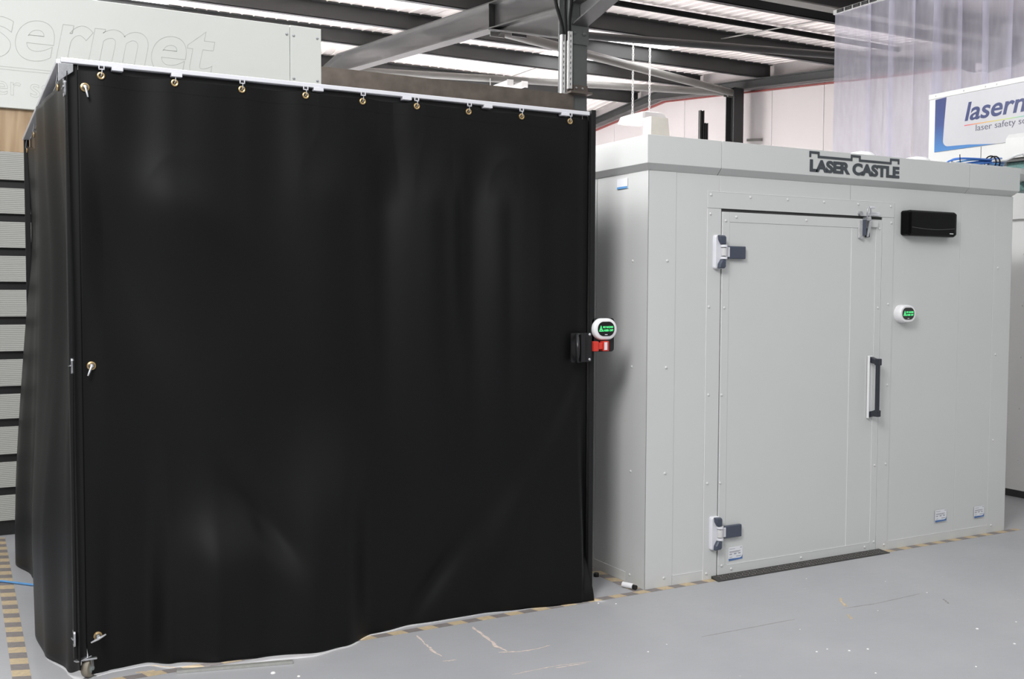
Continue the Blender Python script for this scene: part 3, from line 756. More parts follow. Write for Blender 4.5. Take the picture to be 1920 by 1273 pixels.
for z in (2.402, 1.289, 0.170):      # slotted eyelet plates near the corner post
    y = 0.060; x = sx(y, z) - 0.0045
    b = MB()
    ol = rrect(y, z, 0.022, 0.034, 0.015, 6)
    b.loft([[(x-0.004, p, q) for p, q in ol], [(x+0.003, p, q) for p, q in ol]])
    o = b.build('eyelet_plate', M['steel'], s_c)
    b = MB()
    for dz in (0.012, -0.013):
        sl = rrect(y, z+dz, 0.010, 0.008, 0.004, 4)
        b.loft([[(x-0.0052, p, q) for p, q in sl], [(x-0.0038, p, q) for p, q in sl]])
    b.build('slot', M['black'], o)
    MB().tube([(x-0.006, y-0.026, z+0.003), (x-0.008, y+0.014, z-0.002)], 0.0035, 8).build('turn_bar', M['steel'], o)
# right side curtain (facing the cabin)
rc = MB()
def Pr(u, v):
    y = 0.09 + 2.28*u; z = 0.02 + 2.44*v
    return (-0.352 + 0.014*math.sin(6*y + 0.6*z)*smooth(2.44, 2.0, z), y, z)
tag(rc.grid(Pr, 60, 40).build('laser_curtain', M['curtain'], smooth=True, solid=0.003, base=(-0.352, 1.2, 0)), 'black curtain on the right side of the enclosure facing the grey cabin', 'curtain')

# aluminium strip lying under the curtain edge
d = Vector((0.50, -0.055, 0)).normalized(); nrm = Vector((-d.y, d.x, 0))
b = MB(); a0 = Vector((-2.44, -0.075, 0.001)); a1 = a0 + Vector((0.46, -0.115, 0))
dd = (a1-a0).normalized(); nn = Vector((-dd.y, dd.x, 0))*0.022
b.loft([[a0, a0+nn, a0+nn+Vector((0, 0, 0.012)), a0+Vector((0, 0, 0.012))], [a1, a1+nn, a1+nn+Vector((0, 0, 0.012)), a1+Vector((0, 0, 0.012))]])
tag(b.build('floor_strip', M['alu'], base=tuple(a0)), 'bare aluminium strip lying on the floor under the black curtain hem', 'strip')

# ------------------------------------------------------------------ warning displays and interlock
def display(x0, x1, z0, z1, y, depth, label):
    cx, cz, hx, hz = (x0+x1)/2, (z0+z1)/2, (x1-x0)/2, (z1-z0)/2
    t = thing('warning_display', (cx, y, cz), label, 'display')
    b = MB(); prof = [(1.0, 0.0), (1.0, -depth*0.35), (0.985, -depth*0.62), (0.93, -depth*0.9), (0.85, -depth)]
    rings = []
    for s, dy in prof:
        k = (1-s)*hz
        rings.append([(p, y+dy, q) for p, q in rrect(cx, cz, hx-k, hz-k, (hz-k)*0.98, 10)])
    b.loft(rings); body = b.build('housing', M['white_plastic'], t, smooth=True)
    yf = y - depth
    b = MB().prism(rrect(cx, cz+0.002, hx*0.70, hz*0.66, hz*0.62, 10), 'y', yf-0.0022, yf+0.002)
    scr = b.build('screen', M['screen'], t)
    sx0 = cx - hx*0.60; w = hx*1.2
    th = hz*0.42
    # warning triangle
    b = MB(); o3 = [(sx0, cz-hz*0.20), (sx0+w*0.26, cz-hz*0.20), (sx0+w*0.13, cz+hz*0.36)]
    c3 = (sx0+w*0.13, cz-hz*0.02)
    i3 = [(c3[0]+(p-c3[0])*0.66, c3[1]+(q-c3[1])*0.66) for p, q in o3]
    for k in range(3):
        a, c = o3[k], o3[(k+1) % 3]; ia, ic = i3[k], i3[(k+1) % 3]
        b.loft([[(a[0], yf-0.0032, a[1]), (c[0], yf-0.0032, c[1]), (ic[0], yf-0.0032, ic[1]), (ia[0], yf-0.0032, ia[1])],
                [(a[0], yf-0.0023, a[1]), (c[0], yf-0.0023, c[1]), (ic[0], yf-0.0023, ic[1]), (ia[0], yf-0.0023, ia[1])]])
    for k in range(4):
        an = k*PI/4; dx, dz = math.cos(an)*hz*0.085, math.sin(an)*hz*0.085
        b.tube([(c3[0]-dx, yf-0.003, c3[1]-dz), (c3[0]+dx, yf-0.003, c3[1]+dz)], 0.0006, 5)
    b.build('warning_triangle', M['green'], scr)
    text_mesh('lettering', 'NO HAZARD', 0.02, M['green'], (sx0+w*0.27, yf-0.0032, cz+hz*0.10), (1, 0, 0), (0, 0, 1), scr, extrude=0.0004, bold=0.0004, width=w*0.72, height=hz*0.19)
    text_mesh('lettering', 'LASER OFF', 0.02, M['green'], (sx0+w*0.27, yf-0.0032, cz-hz*0.20), (1, 0, 0), (0, 0, 1), scr, extrude=0.0004, bold=0.0004, width=w*0.72, height=hz*0.19)
    MB().box(cx-0.008, cx+0.008, yf-0.0030, yf-0.0022, cz-hz*0.52, cz-hz*0.46).build('printed_mark', M['sticker'], scr)
    return t
display(-0.337, -0.192, 1.347, 1.460, 0.022, 0.026, 'white oval laser warning display with green text beside the black curtain')
display(1.862, 2.008, 1.412, 1.524, 0.0, 0.048, 'white oval laser warning display with green text on the grey cabin wall')
it = thing('interlock_switch', (-0.295, 0.02, 1.315), 'red interlock switch with white label under the display beside the curtain', 'switch')
MB().box(-0.345, -0.318, -0.016, 0.021, 1.291, 1.342).box(-0.318, -0.312, -0.012, 0.021, 1.293, 1.340).build('actuator', M['red'], it, bevel=0.002)
MB().box(-0.310, -0.288, -0.010, 0.021, 1.301, 1.334).build('tongue', M['red'], it, bevel=0.002)
MB().box(-0.286, -0.253, -0.016, 0.021, 1.291, 1.342).build('housing', M['red'], it, bevel=0.002)
MB().box(-0.282, -0.264, -0.0172, -0.0155, 1.297, 1.337).build('label_plate', M['sticker'], it, label='white label on the red switch')

# ------------------------------------------------------------------ grey cabin
CW, CD, CH = 2.965, 2.4, 2.237
cab = thing('laser_safety_cabin', (1.48, 0, 0), 'pale grey panelled walk-in cabin with a single door on the right', 'cabin')
P = M['paint']
MB().box(0.006, CW-0.006, 0.006, CD, 0.0, CH+0.03).build('core', M['groove'], cab)
def panel(name, boxes, bev=0.0012, m=None):
    b = MB()
    for q in boxes: b.box(*q)
    return b.build(name, m or P, cab, bevel=bev, seg=1)
panel('wall_panel', [(0.001, 0.4755, 0, 0.02, 0.001, CH)])
panel('wall_panel', [(0.4775, 1.4720, 0, 0.02, 2.06, CH)])
panel('wall_panel', [(1.4740, 2.4555, 0, 0.02, 2.06, CH), (1.745, 2.4555, 0, 0.02, 0.001, 2.06)], 0)
panel('wall_panel', [(2.4580, CW-0.001, 0, 0.02, 0.001, CH)])
for ya, yb in ((0.0, 0.492), (0.496, 1.45), (1.454, CD)):
    panel('wall_panel', [(0.0, 0.02, ya, yb, 0.001, CH)])
panel('wall_panel', [(CW-0.02, CW, 0.0, CD, 0.001, CH)])
# corner cover trims
panel('corner_trim', [(-0.003, 0.180, -0.003, 0, 0, CH), (-0.003, 0, -0.003, 0.178, 0, CH)], 0.001)
panel('corner_trim', [(2.787, CW+0.003, -0.003, 0, 0, CH), (CW, CW+0.003, -0.003, 0.178, 0, CH)], 0.001)
# skirting strips
panel('skirting', [(0.181, 0.392, -0.003, 0, 0, 0.054)], 0.0008)
panel('skirting', [(1.844, 2.786, -0.003, 0, 0, 0.054)], 0.0008)
panel('skirting', [(-0.003, 0, 0.179, 0.492, 0, 0.054)], 0.0008)
# architrave
arc = panel('door_frame', [(0.392, 1.845, -0.004, 0, 2.057, 2.148), (0.392, 0.488, -0.004, 0, 0.0, 2.055), (1.742, 1.843, -0.004, 0, 0, 2.055)], 0.001)
# door
dr = MB().box(0.495, 1.737, -0.004, 0.02, 0.016, 2.040).build('door', P, cab, bevel=0.001, seg=1)
MB().box(0.495, 0.546, -0.0075, -0.004, 0.067, 2.036).build('edge_strip', P, dr, bevel=0.0008, seg=1)
MB().box(1.684, 1.737, -0.0075, -0.004, 0.016, 2.036).build('edge_strip', P, dr, bevel=0.0008, seg=1)
MB().box(0.547, 1.683, -0.0075, -0.004, 1.985, 2.040).build('rail_strip', P, dr, bevel=0.0008, seg=1)
MB().box(0.495, 1.683, -0.0075, -0.004, 0.016, 0.066).build('rail_strip', P, dr, bevel=0.0008, seg=1)
MB().box(0.5475, 1.4815, -0.0055, -0.004, 0.067, 1.984).build('skin', P, dr)
MB().box(1.4840, 1.683, -0.0055, -0.004, 0.067, 1.984).build('skin', P, dr)
# bright cut edges of the coated sheets
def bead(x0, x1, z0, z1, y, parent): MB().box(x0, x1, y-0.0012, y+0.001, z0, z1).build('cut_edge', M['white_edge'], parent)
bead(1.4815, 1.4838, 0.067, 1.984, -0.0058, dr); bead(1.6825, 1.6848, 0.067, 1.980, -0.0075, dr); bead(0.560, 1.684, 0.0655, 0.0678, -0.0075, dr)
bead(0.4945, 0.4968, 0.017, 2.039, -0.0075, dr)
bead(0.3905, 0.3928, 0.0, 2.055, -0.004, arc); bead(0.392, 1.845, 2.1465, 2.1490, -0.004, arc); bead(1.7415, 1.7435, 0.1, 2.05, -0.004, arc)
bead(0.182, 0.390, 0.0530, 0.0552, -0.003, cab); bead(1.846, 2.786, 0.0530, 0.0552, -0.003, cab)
# screws
sc0 = None
def screw(x, z, y, parent):
    global sc0
    if sc0 is None:
        sc0 = MB().dome((0, 0, 0), (0, -1, 0), 0.0076, 0.0055).build('screw', M['screw'])
        me = sc0.data; bpy.data.objects.remove(sc0); sc0 = me
    o = bpy.data.objects.new('screw', sc0); COL.objects.link(o); o.parent = parent
    off = Vector((0, 0, 0)); q = parent
    while q is not None: off += q.location; q = q.parent
    o.location = Vector((x, y, z)) - off
    return o
for x, z in ((0.414, 2.129), (0.694, 2.128), (0.972, 2.128), (1.255, 2.127), (1.534, 2.126), (1.811, 2.125), (0.412, 2.025), (1.818, 2.025), (0.409, 1.517), (0.414, 1.032), (0.414, 0.54), (0.415, 0.035), (1.806, 1.528), (1.812, 1.03), (1.814, 0.54), (1.814, 0.035)):
    screw(x, z, -0.004, arc)
for x, z in ((0.592, 2.014), (1.115, 2.015), (0.517, 1.991), (1.714, 1.985), (0.514, 1.511), (0.504, 1.028), (0.501, 0.536), (0.521, 0.067), (0.591, 0.040), (1.12, 0.039), (1.643, 0.041), (1.72, 0.065), (1.714, 1.506), (1.714, 1.03), (1.714, 0.54)):
    screw(x, z, -0.0075, dr)
for z in (1.764, 1.192, 0.62, 0.049):
    screw(0.124, z, -0.003, cab); screw(2.829, z, -0.003, cab)
    o = screw(0, z, 0, cab); o.location = Vector((-0.003, 0.135, z)) - cab.location; o.rotation_euler = (0, 0, -PI/2)
# fascia: vertical band with a chamfered underside, mitred corners
o_, zb1, zb2, zt = 0.030, CH, 2.273, 2.420
def fascia_front(x0, x1, ml=0, mr=0):
    """ml/mr = 1: mitred end that follows the overhang"""
    def sec(x, s):   # points (x shift by overhang fraction)
        return [(x + s*0.0, 0.006, zb1), (x + s*o_, -o_, zb2), (x + s*o_, -o_, zt), (x + s*0.0, 0.006, zt)]
    return MB().loft([sec(x0, -ml), sec(x1, mr)])
for a, c, ml, mr in ((0.0, 0.463, 1, 0), (0.4665, 2.494, 0, 0), (2.4975, CW, 0, 1)):
    fascia_front(a, c, ml, mr).build('fascia', P, cab, bevel=0.0012, seg=1)
for sgn, X in ((-1, 0.0), (1, CW)):
    def sec(y, s): return [(X - sgn*0.006, y + 0.0, zb1), (X + sgn*o_, y - s*o_, zb2), (X + sgn*o_, y - s*o_, zt), (X - sgn*0.006, y, zt)]
    MB().loft([sec(0.0, 1), sec(CD, 0)]).build('fascia', P, cab, bevel=0.0012, seg=1)
MB().box(0.0, CW, 0.0, CD, 2.30, 2.412).build('roof_deck', P, cab)
# LASER CASTLE lettering with battlements
let = text_mesh('lettering', 'LASER CASTLE', 0.1, M['charcoal_print'], (1.112, -o_-0.0015, 2.293), (1, 0, 0), (0, 0, 1), cab, extrude=0.0015, bold=0.0048, width=0.736, height=0.071)
b = MB(); t = 0.0135
def bar(x0, x1, z0, z1): b.box(x0, x1, -o_-0.003, -o_, z0, z1)
top, low = 2.4105, 2.388
bar(1.107, 1.185, top-t, top); bar(1.107, 1.1195, 2.376, top-t); bar(1.1725, 1.185, low-t, top-t)
bar(1.185, 1.437, low-t, low); bar(1.437, 1.4495, low-t, top-t); bar(1.437, 1.517, top-t, top); bar(1.5045, 1.517, low-t, top-t)
bar(1.517, 1.766, low-t, low); bar(1.766, 1.7785, low-t, top-t); bar(1.766, 1.846, top-t, top); bar(1.8335, 1.846, 2.379, top-t)
b.build('battlement_mark', M['charcoal_print'], let)
# hinges
def hinge(zc):
    zs = zc
    base = MB().loft([[(p, -0.004, q) for p, q in rrect(0.463, zs, 0.031, 0.093, 0.012, 5)], [(p, -0.020, q) for p, q in rrect(0.463, zs, 0.031, 0.093, 0.012, 5)], [(p, -0.026, q) for p, q in rrect(0.463, zs, 0.026, 0.088, 0.010, 5)]]).build('hinge', M['hinge_white'], cab, smooth=True)
    for s in (1, -1):
        # slate cap tapering outwards
        def pr(y, k):
            pts = [(0.446, 0.092*s), (0.486, 0.090*s), (0.4945, 0.082*s), (0.494, 0.040*s), (0.466, 0.040*s), (0.449, 0.066*s)]
            cxx, czz = 0.474, 0.066*s
            r = [(cxx+(p-cxx)*k, y, zs+czz+(q-czz)*k) for p, q in pts]
            return r if s > 0 else r[::-1]
        MB().loft([pr(-0.024, 1.0), pr(-0.040, 1.0), pr(-0.048, 0.80)]).build('cap', M['slate'], base, bevel=0.004, seg=3)
        MB().cyl((0.487, -0.032, zs + s*0.026), (0, 0, s), 0.0195, 0.013, 20).build('knuckle', M['hinge_white'], base, smooth=True)
    MB().cyl((0.487, -0.032, zs-0.0215), (0, 0, 1), 0.0170, 0.043, 24).build('barrel', M['barrel'], base, smooth=True)
    MB().box(0.500, 0.532, -0.030, -0.0075, zs-0.027, zs+0.027).build('arm', M['hinge_white'], base, bevel=0.003)
    MB().box(0.522, 0.648, -0.028, -0.0075, zs-0.036, zs+0.034).build('leaf', M['slate'], base, bevel=0.005, seg=3)
hinge(1.818); hinge(0.259)
# toggle clamp at the top of the door
lt = MB().box(1.534, 1.566, -0.014, -0.0075, 1.925, 2.034).build('latch', M['galv'], cab, bevel=0.002)
MB().box(1.566, 1.569, -0.040, -0.0075, 1.940, 2.034).build('side_cheek', M['slate'], lt)
MB().loft([[(1.574, -0.040, 1.932), (1.590, -0.040, 1.932), (1.590, -0.034, 1.932), (1.574, -0.034, 1.932)], [(1.580, -0.044, 1.985), (1.602, -0.044, 1.985), (1.602, -0.036, 1.985), (1.580, -0.036, 1.985)], [(1.583, -0.050, 2.024), (1.603, -0.050, 2.024), (1.603, -0.040, 2.024), (1.583, -0.040, 2.024)]]).build('lever', M['steel'], lt, bevel=0.002)
MB().box(1.594, 1.606, -0.034, -0.0075, 1.930, 1.985).build('lever_grip', M['black'], lt, bevel=0.002)
MB().cyl((1.546, -0.012, 1.929), (0, -1, 0), 0.010, 0.014, 14).build('rivet', M['steel'], lt, smooth=True)
MB().tube([(1.566, -0.048, 2.050), (1.562, -0.050, 2.085), (1.567, -0.050, 2.104), (1.577, -0.050, 2.110), (1.587, -0.050, 2.103), (1.590, -0.050, 2.085), (1.588, -0.048, 2.050)], 0.0042, 10).build('hook', M['steel'], lt, smooth=True)
MB().box(1.580, 1.614, -0.062, -0.044, 2.100, 2.112).build('hook_tab', M['white_alu'], lt, bevel=0.002)
MB().box(1.568, 1.598, -0.052, -0.0075, 2.026, 2.050).build('pivot_block', M['steel'], lt, bevel=0.005)
MB().box(1.610, 1.702, -0.022, -0.004, 2.060, 2.082).build('strike_plate', M['white_alu'], lt, bevel=0.003)
MB().box(1.610, 1.690, -0.022, -0.0075, 1.992, 2.030).build('keeper', P, lt, bevel=0.003)
MB().cyl((1.545, -0.004, 2.070), (0, -1, 0), 0.015, 0.016, 6).build('bolt', M['steel'], lt)
# door pull handle
hp = MB().box(1.634, 1.640, -0.024, -0.0075, 0.836, 1.216).box(1.634, 1.678, -0.010, -0.0075, 0.836, 1.216).build('handle', M['white_edge'], dr, bevel=0.001)
MB().tube([(1.6650, -0.062, 0.88), (1.6650, -0.062, 1.19)], 0.0135, 20).build('grip', M['grip'], hp, smooth=True)
for z, s in ((1.180, 1), (0.868, -1)):
    b = MB(); b.box(1.650, 1.682, -0.078, -0.046, z-0.020, z+0.020)
    b.loft([[(1.646, -0.010, z-0.018+0.012*s), (1.676, -0.010, z-0.018+0.012*s), (1.676, -0.010, z+0.018+0.012*s), (1.646, -0.010, z+0.018+0.012*s)],
            [(1.650, -0.050, z-0.014), (1.682, -0.050, z-0.014), (1.682, -0.050, z+0.018), (1.650, -0.050, z+0.018)]])
    b.build('bracket', M['grip'], hp, bevel=0.004)
# data stickers
def sticker(x0, z0, w, h, label):
    o = MB().box(x0, x0+w, -0.0075, -0.0055, z0, z0+h).build('sticker', M['sticker'], cab, label=label)
    b = MB()
    pts = [(x0, z0), (x0+w, z0+h*0.04), (x0+w, z0+h*0.36), (x0+w*0.93, z0+h*0.20), (x0+w*0.80, z0+h*0.155), (x0, z0+h*0.17)]
    b.prism(pts, 'y', -0.0080, -0.0074); b.build('blue_band', M['sticker_blue'], o)
    b = MB(); rows = [(0.06, 0.45, 0.86, 0.035), (0.82, 0.96, 0.90, 0.045), (0.06, 0.85, 0.66, 0.05), (0.06, 0.75, 0.595, 0.03), (0.06, 0.24, 0.44, 0.08), (0.38, 0.56, 0.46, 0.08), (0.70, 0.86, 0.47, 0.08), (0.06, 0.26, 0.255, 0.04), (0.55, 0.90, 0.27, 0.05)]
    for a, c, zz, hh in rows: b.box(x0+w*a, x0+w*c, -0.0079, -0.0074, z0+h*zz, z0+h*(zz+hh))
    b.build('print_lines', M['sticker_text'], o)
sticker(0.572, 0.086, 0.100, 0.076, 'white and blue sticker at the bottom of the door')
sticker(2.275, 0.126, 0.105, 0.078, 'white and blue sticker, left one at the bottom right of the wall')
sticker(2.653, 0.115, 0.096, 0.075, 'white and blue sticker, right one at the bottom right of the wall')
o = MB().box(-0.0035, -0.0005, 0.192, 0.290, 2.160, 2.215).build('sticker', M['sticker'], cab, label='white sticker with blue edge on the left side wall')
MB().box(-0.0042, -0.0034, 0.192, 0.290, 2.160, 2.172).build('blue_band', M['light_blue_cable'], o)
# threshold ramp with tread bars
tr = thing('threshold_ramp', (1.12, -0.03, 0), 'black tread-plate ramp on the floor at the cabin door', 'ramp')
b = MB()
b.loft([[(0.452, -0.004, 0.0), (0.452, -0.004, 0.016), (0.447, -0.072, 0.004), (0.447, -0.072, 0.0)], [(1.770, -0.004, 0.0), (1.770, -0.004, 0.016), (1.792, -0.072, 0.004), (1.792, -0.072, 0.0)]])
b.build('plate', M['tread'], tr)
b = MB(); k = 0; x = 0.49
while x < 1.75:
    for j, yy in enumerate((-0.058, -0.040, -0.022)):
        an = 0.8 if (k+j) % 2 else -0.8
        zc = 0.004 + 0.012*(yy+0.072)/0.068 + 0.0012
        b.box(x-0.010, x+0.010, yy-0.002, yy+0.002, zc-0.001, zc+0.0012, rot=Matrix.Rotation(an, 3, 'Z'))
    x += 0.026; k += 1
o = b.build('tread_pattern', M['tread_bar'], tr)
# wall heater
ht = thing('wall_heater', (2.13, 0, 2.03), 'glossy black box-shaped heater on the cabin wall right of the door', 'heater')
b = MB(); rings = []
hx0, hx1, hz0, hz1 = 1.905, 2.352, 1.949, 2.106
for xx, k in ((hx0, 0.80), (hx0+0.006, 0.93), (hx0+0.025, 1.0), (hx1-0.025, 1.0), (hx1-0.006, 0.93), (hx1, 0.80)):
    zc, hz_ = (hz0+hz1)/2, (hz1-hz0)/2
    rings.append([(xx, 0.0, zc-hz_*k), (xx, -0.050*k, zc-hz_*k), (xx, -0.062*k, zc-hz_*k*0.85), (xx, -0.062*k, zc+hz_*k*0.88), (xx, -0.052*k, zc+hz_*k), (xx, 0.0, zc+hz_*k)])
b.loft(rings); b.build('casing', M['heater'], ht, bevel=0.003)
b = MB(); pts = []
for k in range(17):
    t = k/16; pts.append((hx0+0.03+t*(hx1-hx0-0.06), -0.0625, 1.998-0.010*math.sin(PI*t)+0.003))
b.tube(pts, 0.0022, 6); b.build('slot', M['groove'], ht)
MB().box(hx1-0.075, hx1-0.042, -0.0632, -0.0618, 1.967, 1.972).build('badge', M['sticker'], ht, label='tiny white badge')

# things on the cabin roof
rl = thing('roof_conduit', (2.0, 0.2, 2.412), 'low white conduit with two domed boxes on the cabin roof above the lettering', 'conduit')
MB().box(1.74, 2.40, 0.17, 0.25, 2.412, 2.452).build('duct', M['lamp_white'], rl, bevel=0.006)
for x in (1.78, 2.28):
    MB().lathe((x, 0.21, 2.430), (0, 0, 1), [(0.085, 0), (0.085, 0.025), (0.065, 0.042), (0.02, 0.050)], 24).build('dome', M['lamp_white'], rl, smooth=True)
b = MB().loft([[(1.425, 1.95, 2.4135), (1.66, 1.95, 2.4135), (1.66, 2.07, 2.4135), (1.425, 2.07, 2.4135)], [(1.44, 1.96, 2.93), (1.60, 1.96, 2.93), (1.60, 2.06, 2.93), (1.44, 2.06, 2.93)]])
tag(b.build('cream_box', M['cream'], bevel=0.006, base=(1.54, 2.0, 2.4135)), 'tall cream box standing on the cabin roof under the hanging lamp', 'box')
for dx, z1, lb, w in ((4.385, 3.69, 'taller grey upright strut standing behind the cabin', 0.056), (4.448, 3.55, 'shorter grey upright strut standing behind the cabin', 0.045)):
    b = MB(); b.box(dx-w/2, dx-w/2+0.004, 5.0, 5.04, 0, z1); b.box(dx+w/2-0.004, dx+w/2, 5.0, 5.04, 0, z1); b.box(dx-w/2, dx-w/2+0.016, 5.0, 5.004, 0, z1); b.box(dx+w/2-0.016, dx+w/2, 5.0, 5.004, 0, z1); b.box(dx-w/2, dx+w/2, 5.036, 5.04, 0, z1)
    tag(b.build('upright_strut', M['dark_steel'], base=(dx, 5.02, 0)), lb, 'strut', 'upright struts')
# cable tray bridging to the next cabin, coil and white cable
ty = thing('cable_tray', (3.3, 0.35, 2.42), 'thin galvanised tray carrying the blue coil between the two cabins', 'tray')
MB().box(2.55, 3.79, 0.16, 0.52, 2.424, 2.430).box(2.55, 3.79, 0.16, 0.164, 2.430, 2.462).box(2.55, 3.79, 0.516, 0.52, 2.430, 2.462).build('tray', M['galv'], ty)
coil = thing('cable_coil', (3.04, 0.34, 2.44), 'coil of blue cable with a black tie on the cabin roof edge', 'cable')
for k in range(9):
    pts = []
    rx = 0.225 + 0.018*math.sin(k*2.1); ry = 0.125 + 0.012*math.cos(k*1.7)
    for j in range(36):
        a = 2*PI*j/36
        pts.append((3.04 + rx*math.cos(a) + 0.008*math.sin(k*3+a), 0.34 + ry*math.sin(a), 2.446 + 0.0095*k + 0.010*math.sin(a*2+k) + 0.012*math.cos(a)))
    MB().tube(pts, 0.0065, 8, closed=True).build('cable_turn', M['blue_cable'] if k % 3 else M['light_blue_cable'], coil, smooth=True)
for x in (3.02, 3.06): MB().ring((x, 0.215, 2.49), (1, 0, 0), 0.045, 0.005, 16, 6).build('tie', M['rubber'], coil, smooth=True)
MB().tube([(2.76, 0.25, 2.46), (2.74, 0.24, 2.53)], 0.003, 6).build('tie_end', M['rubber'], coil, smooth=True)
pts = [(3.02, 0.20, 2.500), (3.14, 0.19, 2.510), (3.22, 0.17, 2.545), (3.27, 0.15, 2.560), (3.30, 0.14, 2.535), (3.305, 0.13, 2.48), (3.30, 0.12, 2.445), (3.5, 0.2, 2.443), (3.72, 0.3, 2.443)]
tag(MB().tube(pts, 0.0095, 10).build('white_cable', M['white_cable'], smooth=True, base=pts[0]), 'loop of white cable hanging over beside the blue coil', 'cable')

# ------------------------------------------------------------------ second cabin with printed sign (right edge)
c2 = thing('panelled_cabin', (4.4, 0.2, 0), 'grey panelled cabin partly hidden at the right edge of the photo', 'cabin')
MB().box(4.036, 4.85, -3.0, 1.53, 0.06, 3.25).build('wall_panel', P, c2, bevel=0.002)
MB().box(4.060, 4.83, -2.98, 1.50, 0.0, 0.06).build('plinth', M['black'], c2)
MB().box(4.000, 4.036, -3.0, 1.535, 2.17, 3.255).build('fascia', P, c2, bevel=0.002)
b = MB()
for y in (1.1, 0.66, 0.60, 0.35): 
    for z in (0.3, 0.7, 1.1, 1.5, 1.9): b.dome((4.036, y, z), (-1, 0, 0), 0.007, 0.005)
b.build('rivets', M['screw'], c2)
MB().box(3.9985, 4.0005, 1.028, 1.032, 2.2, 2.768).build('panel_joint', M['groove'], c2)
s2 = thing('printed_sign', (4.0, 0.2, 2.77), 'white sign with navy lettering and blue corner flash at the upper right edge', 'sign')
MB().box(3.993, 4.0, -2.0, 1.470, 2.772, 3.214).build('face', M['sign_white'], s2)
MB().box(3.990, 4.0, -2.0, 1.535, 3.216, 3.256).build('top_edge', P, s2)
for y in (1.47, 1.20, 1.00, 0.90):
    MB().dome((3.990, y, 3.236), (-1, 0, 0), 0.0075, 0.005).build('screw', M['screw'], s2)
# blue flash (curved corner), read along -y
gb = m_grad('blue_flash', [(0.0, (0.03, 0.16, 0.40)), (0.5, (0.008, 0.035, 0.17)), (1.0, (0.006, 0.018, 0.11))], 'Z', 0.0, 0.44)
pts = [(1.470, 2.772), (1.470, 3.205), (1.362, 3.211), (1.380, 3.0), (1.388, 2.86)]
for k in range(9):
    a = PI/2*k/8; pts.append((1.388 - 0.055*(1-math.cos(a)), 2.86 - 0.050*math.sin(a) - 0.004))
pts += [(1.15, 2.797), (0.9, 2.7725)]
b = MB(); b.prism(pts, 'x', 3.9915, 3.9935); b.build('blue_flash', gb, s2)
text_mesh('brand_lettering', 'lasermet', 0.2, M['navy'], (3.9925, 1.182, 2.987), (0, -1, 0), (0, 0, 1), s2, extrude=0.0008, bold=0.0035, shear=0.2, width=0.80, height=0.150)
gr = m_grad('rainbow_line', [(0.0, (0.55, 0.03, 0.08)), (0.3, (0.55, 0.35, 0.06)), (0.55, (0.35, 0.50, 0.15)), (0.8, (0.05, 0.35, 0.40)), (1.0, (0.02, 0.10, 0.35))], 'Y', 0.99, 0.25)
MB().box(3.9918, 3.9932, 0.38, 1.184, 2.950, 2.957).build('rainbow_line', gr, s2)
text_mesh('tagline', 'laser safety solutions', 0.1, M['grey_print'], (3.9925, 1.078, 2.880), (0, -1, 0), (0, 0, 1), s2, extrude=0.0006, width=0.66, height=0.066)
tk = thing('cable_trunking', (3.9, 0.2, 2.6), 'light grey box trunking on the right-hand cabin just under its white sign', 'trunking')
b = MB().prism([(3.80, 2.615), (3.997, 2.60), (3.997, 2.80), (3.83, 2.80), (3.80, 2.765)], 'y', -3.0, 0.668)
b.build('housing', P, tk, bevel=0.002)
eq = thing('electronics_tray', (3.9, 0.3, 2.3), 'dark equipment shelf with small electronics under the trunking at the right edge', 'equipment')
MB().box(3.70, 3.998, -1.2, 0.75, 2.575, 2.59).build('shelf', M['dark_steel'], eq)
MB().box(3.75, 3.998, -1.0, 0.62, 2.36, 2.574).build('circuit_box', M['teal'], eq, bevel=0.003)
for y in (0.52, 0.40, 0.25):
    MB().box(3.735, 3.75, y-0.03, y+0.03, 2.42, 2.45).build('connector', M['white_plastic'], eq)

# ------------------------------------------------------------------ clear strip curtain
pc = thing('strip_curtain', (5.0, 2.0, 2.4), 'clear plastic strip curtain hanging at the upper right above the cabin roofs', 'curtain')
b = MB().box(4.985, 5.03, -3.0, 3.60, 4.530, 4.575)
b.build('hanging_rail', M['galv'], pc)
b = MB(); y = 3.5
while y > 1.5:
    b.box(4.978, 4.985, y-0.045, y+0.045, 4.535, 4.57)
    b.dome((4.978, y-0.03, 4.553), (-1, 0, 0), 0.008, 0.006); b.dome((4.978, y+0.03, 4.553), (-1, 0, 0), 0.008, 0.006)
    y -= 0.11
b.build('clamp_plates', M['dark_steel'], pc)
seams = [3.58, 3.126, 2.84, 2.573, 2.30, 2.046, 1.78, 1.522, 1.27, 1.01, 0.75, 0.49, 0.23, -0.03, -0.3]
for i in range(len(seams)-1):
    ya, yb = seams[i] + (0.030 if i else 0), seams[i+1] - 0.030
    xo = 5.0 + (0.012 if i % 2 else -0.006)
    zb_ = 2.30 if seams[i+1] > 1.54 else 3.30
    tw = 0.10 if i == 3 else 0.0
    def Pst(u, v):
        z = zb_ + (4.535-zb_)*v; yy = ya + (yb-ya)*u
        sw = (1-v)*tw
        curl = 0.020*math.sin(PI*u)*(1-0.3*v) + 0.03*(1-v)*math.sin(1.3*i+u*2)
        return (xo + curl, yy - sw*(0.9 if u < 0.5 else 0.9), z)
    MB().grid(Pst, 10, 16).build('strip', M['pvc'], pc, smooth=True)

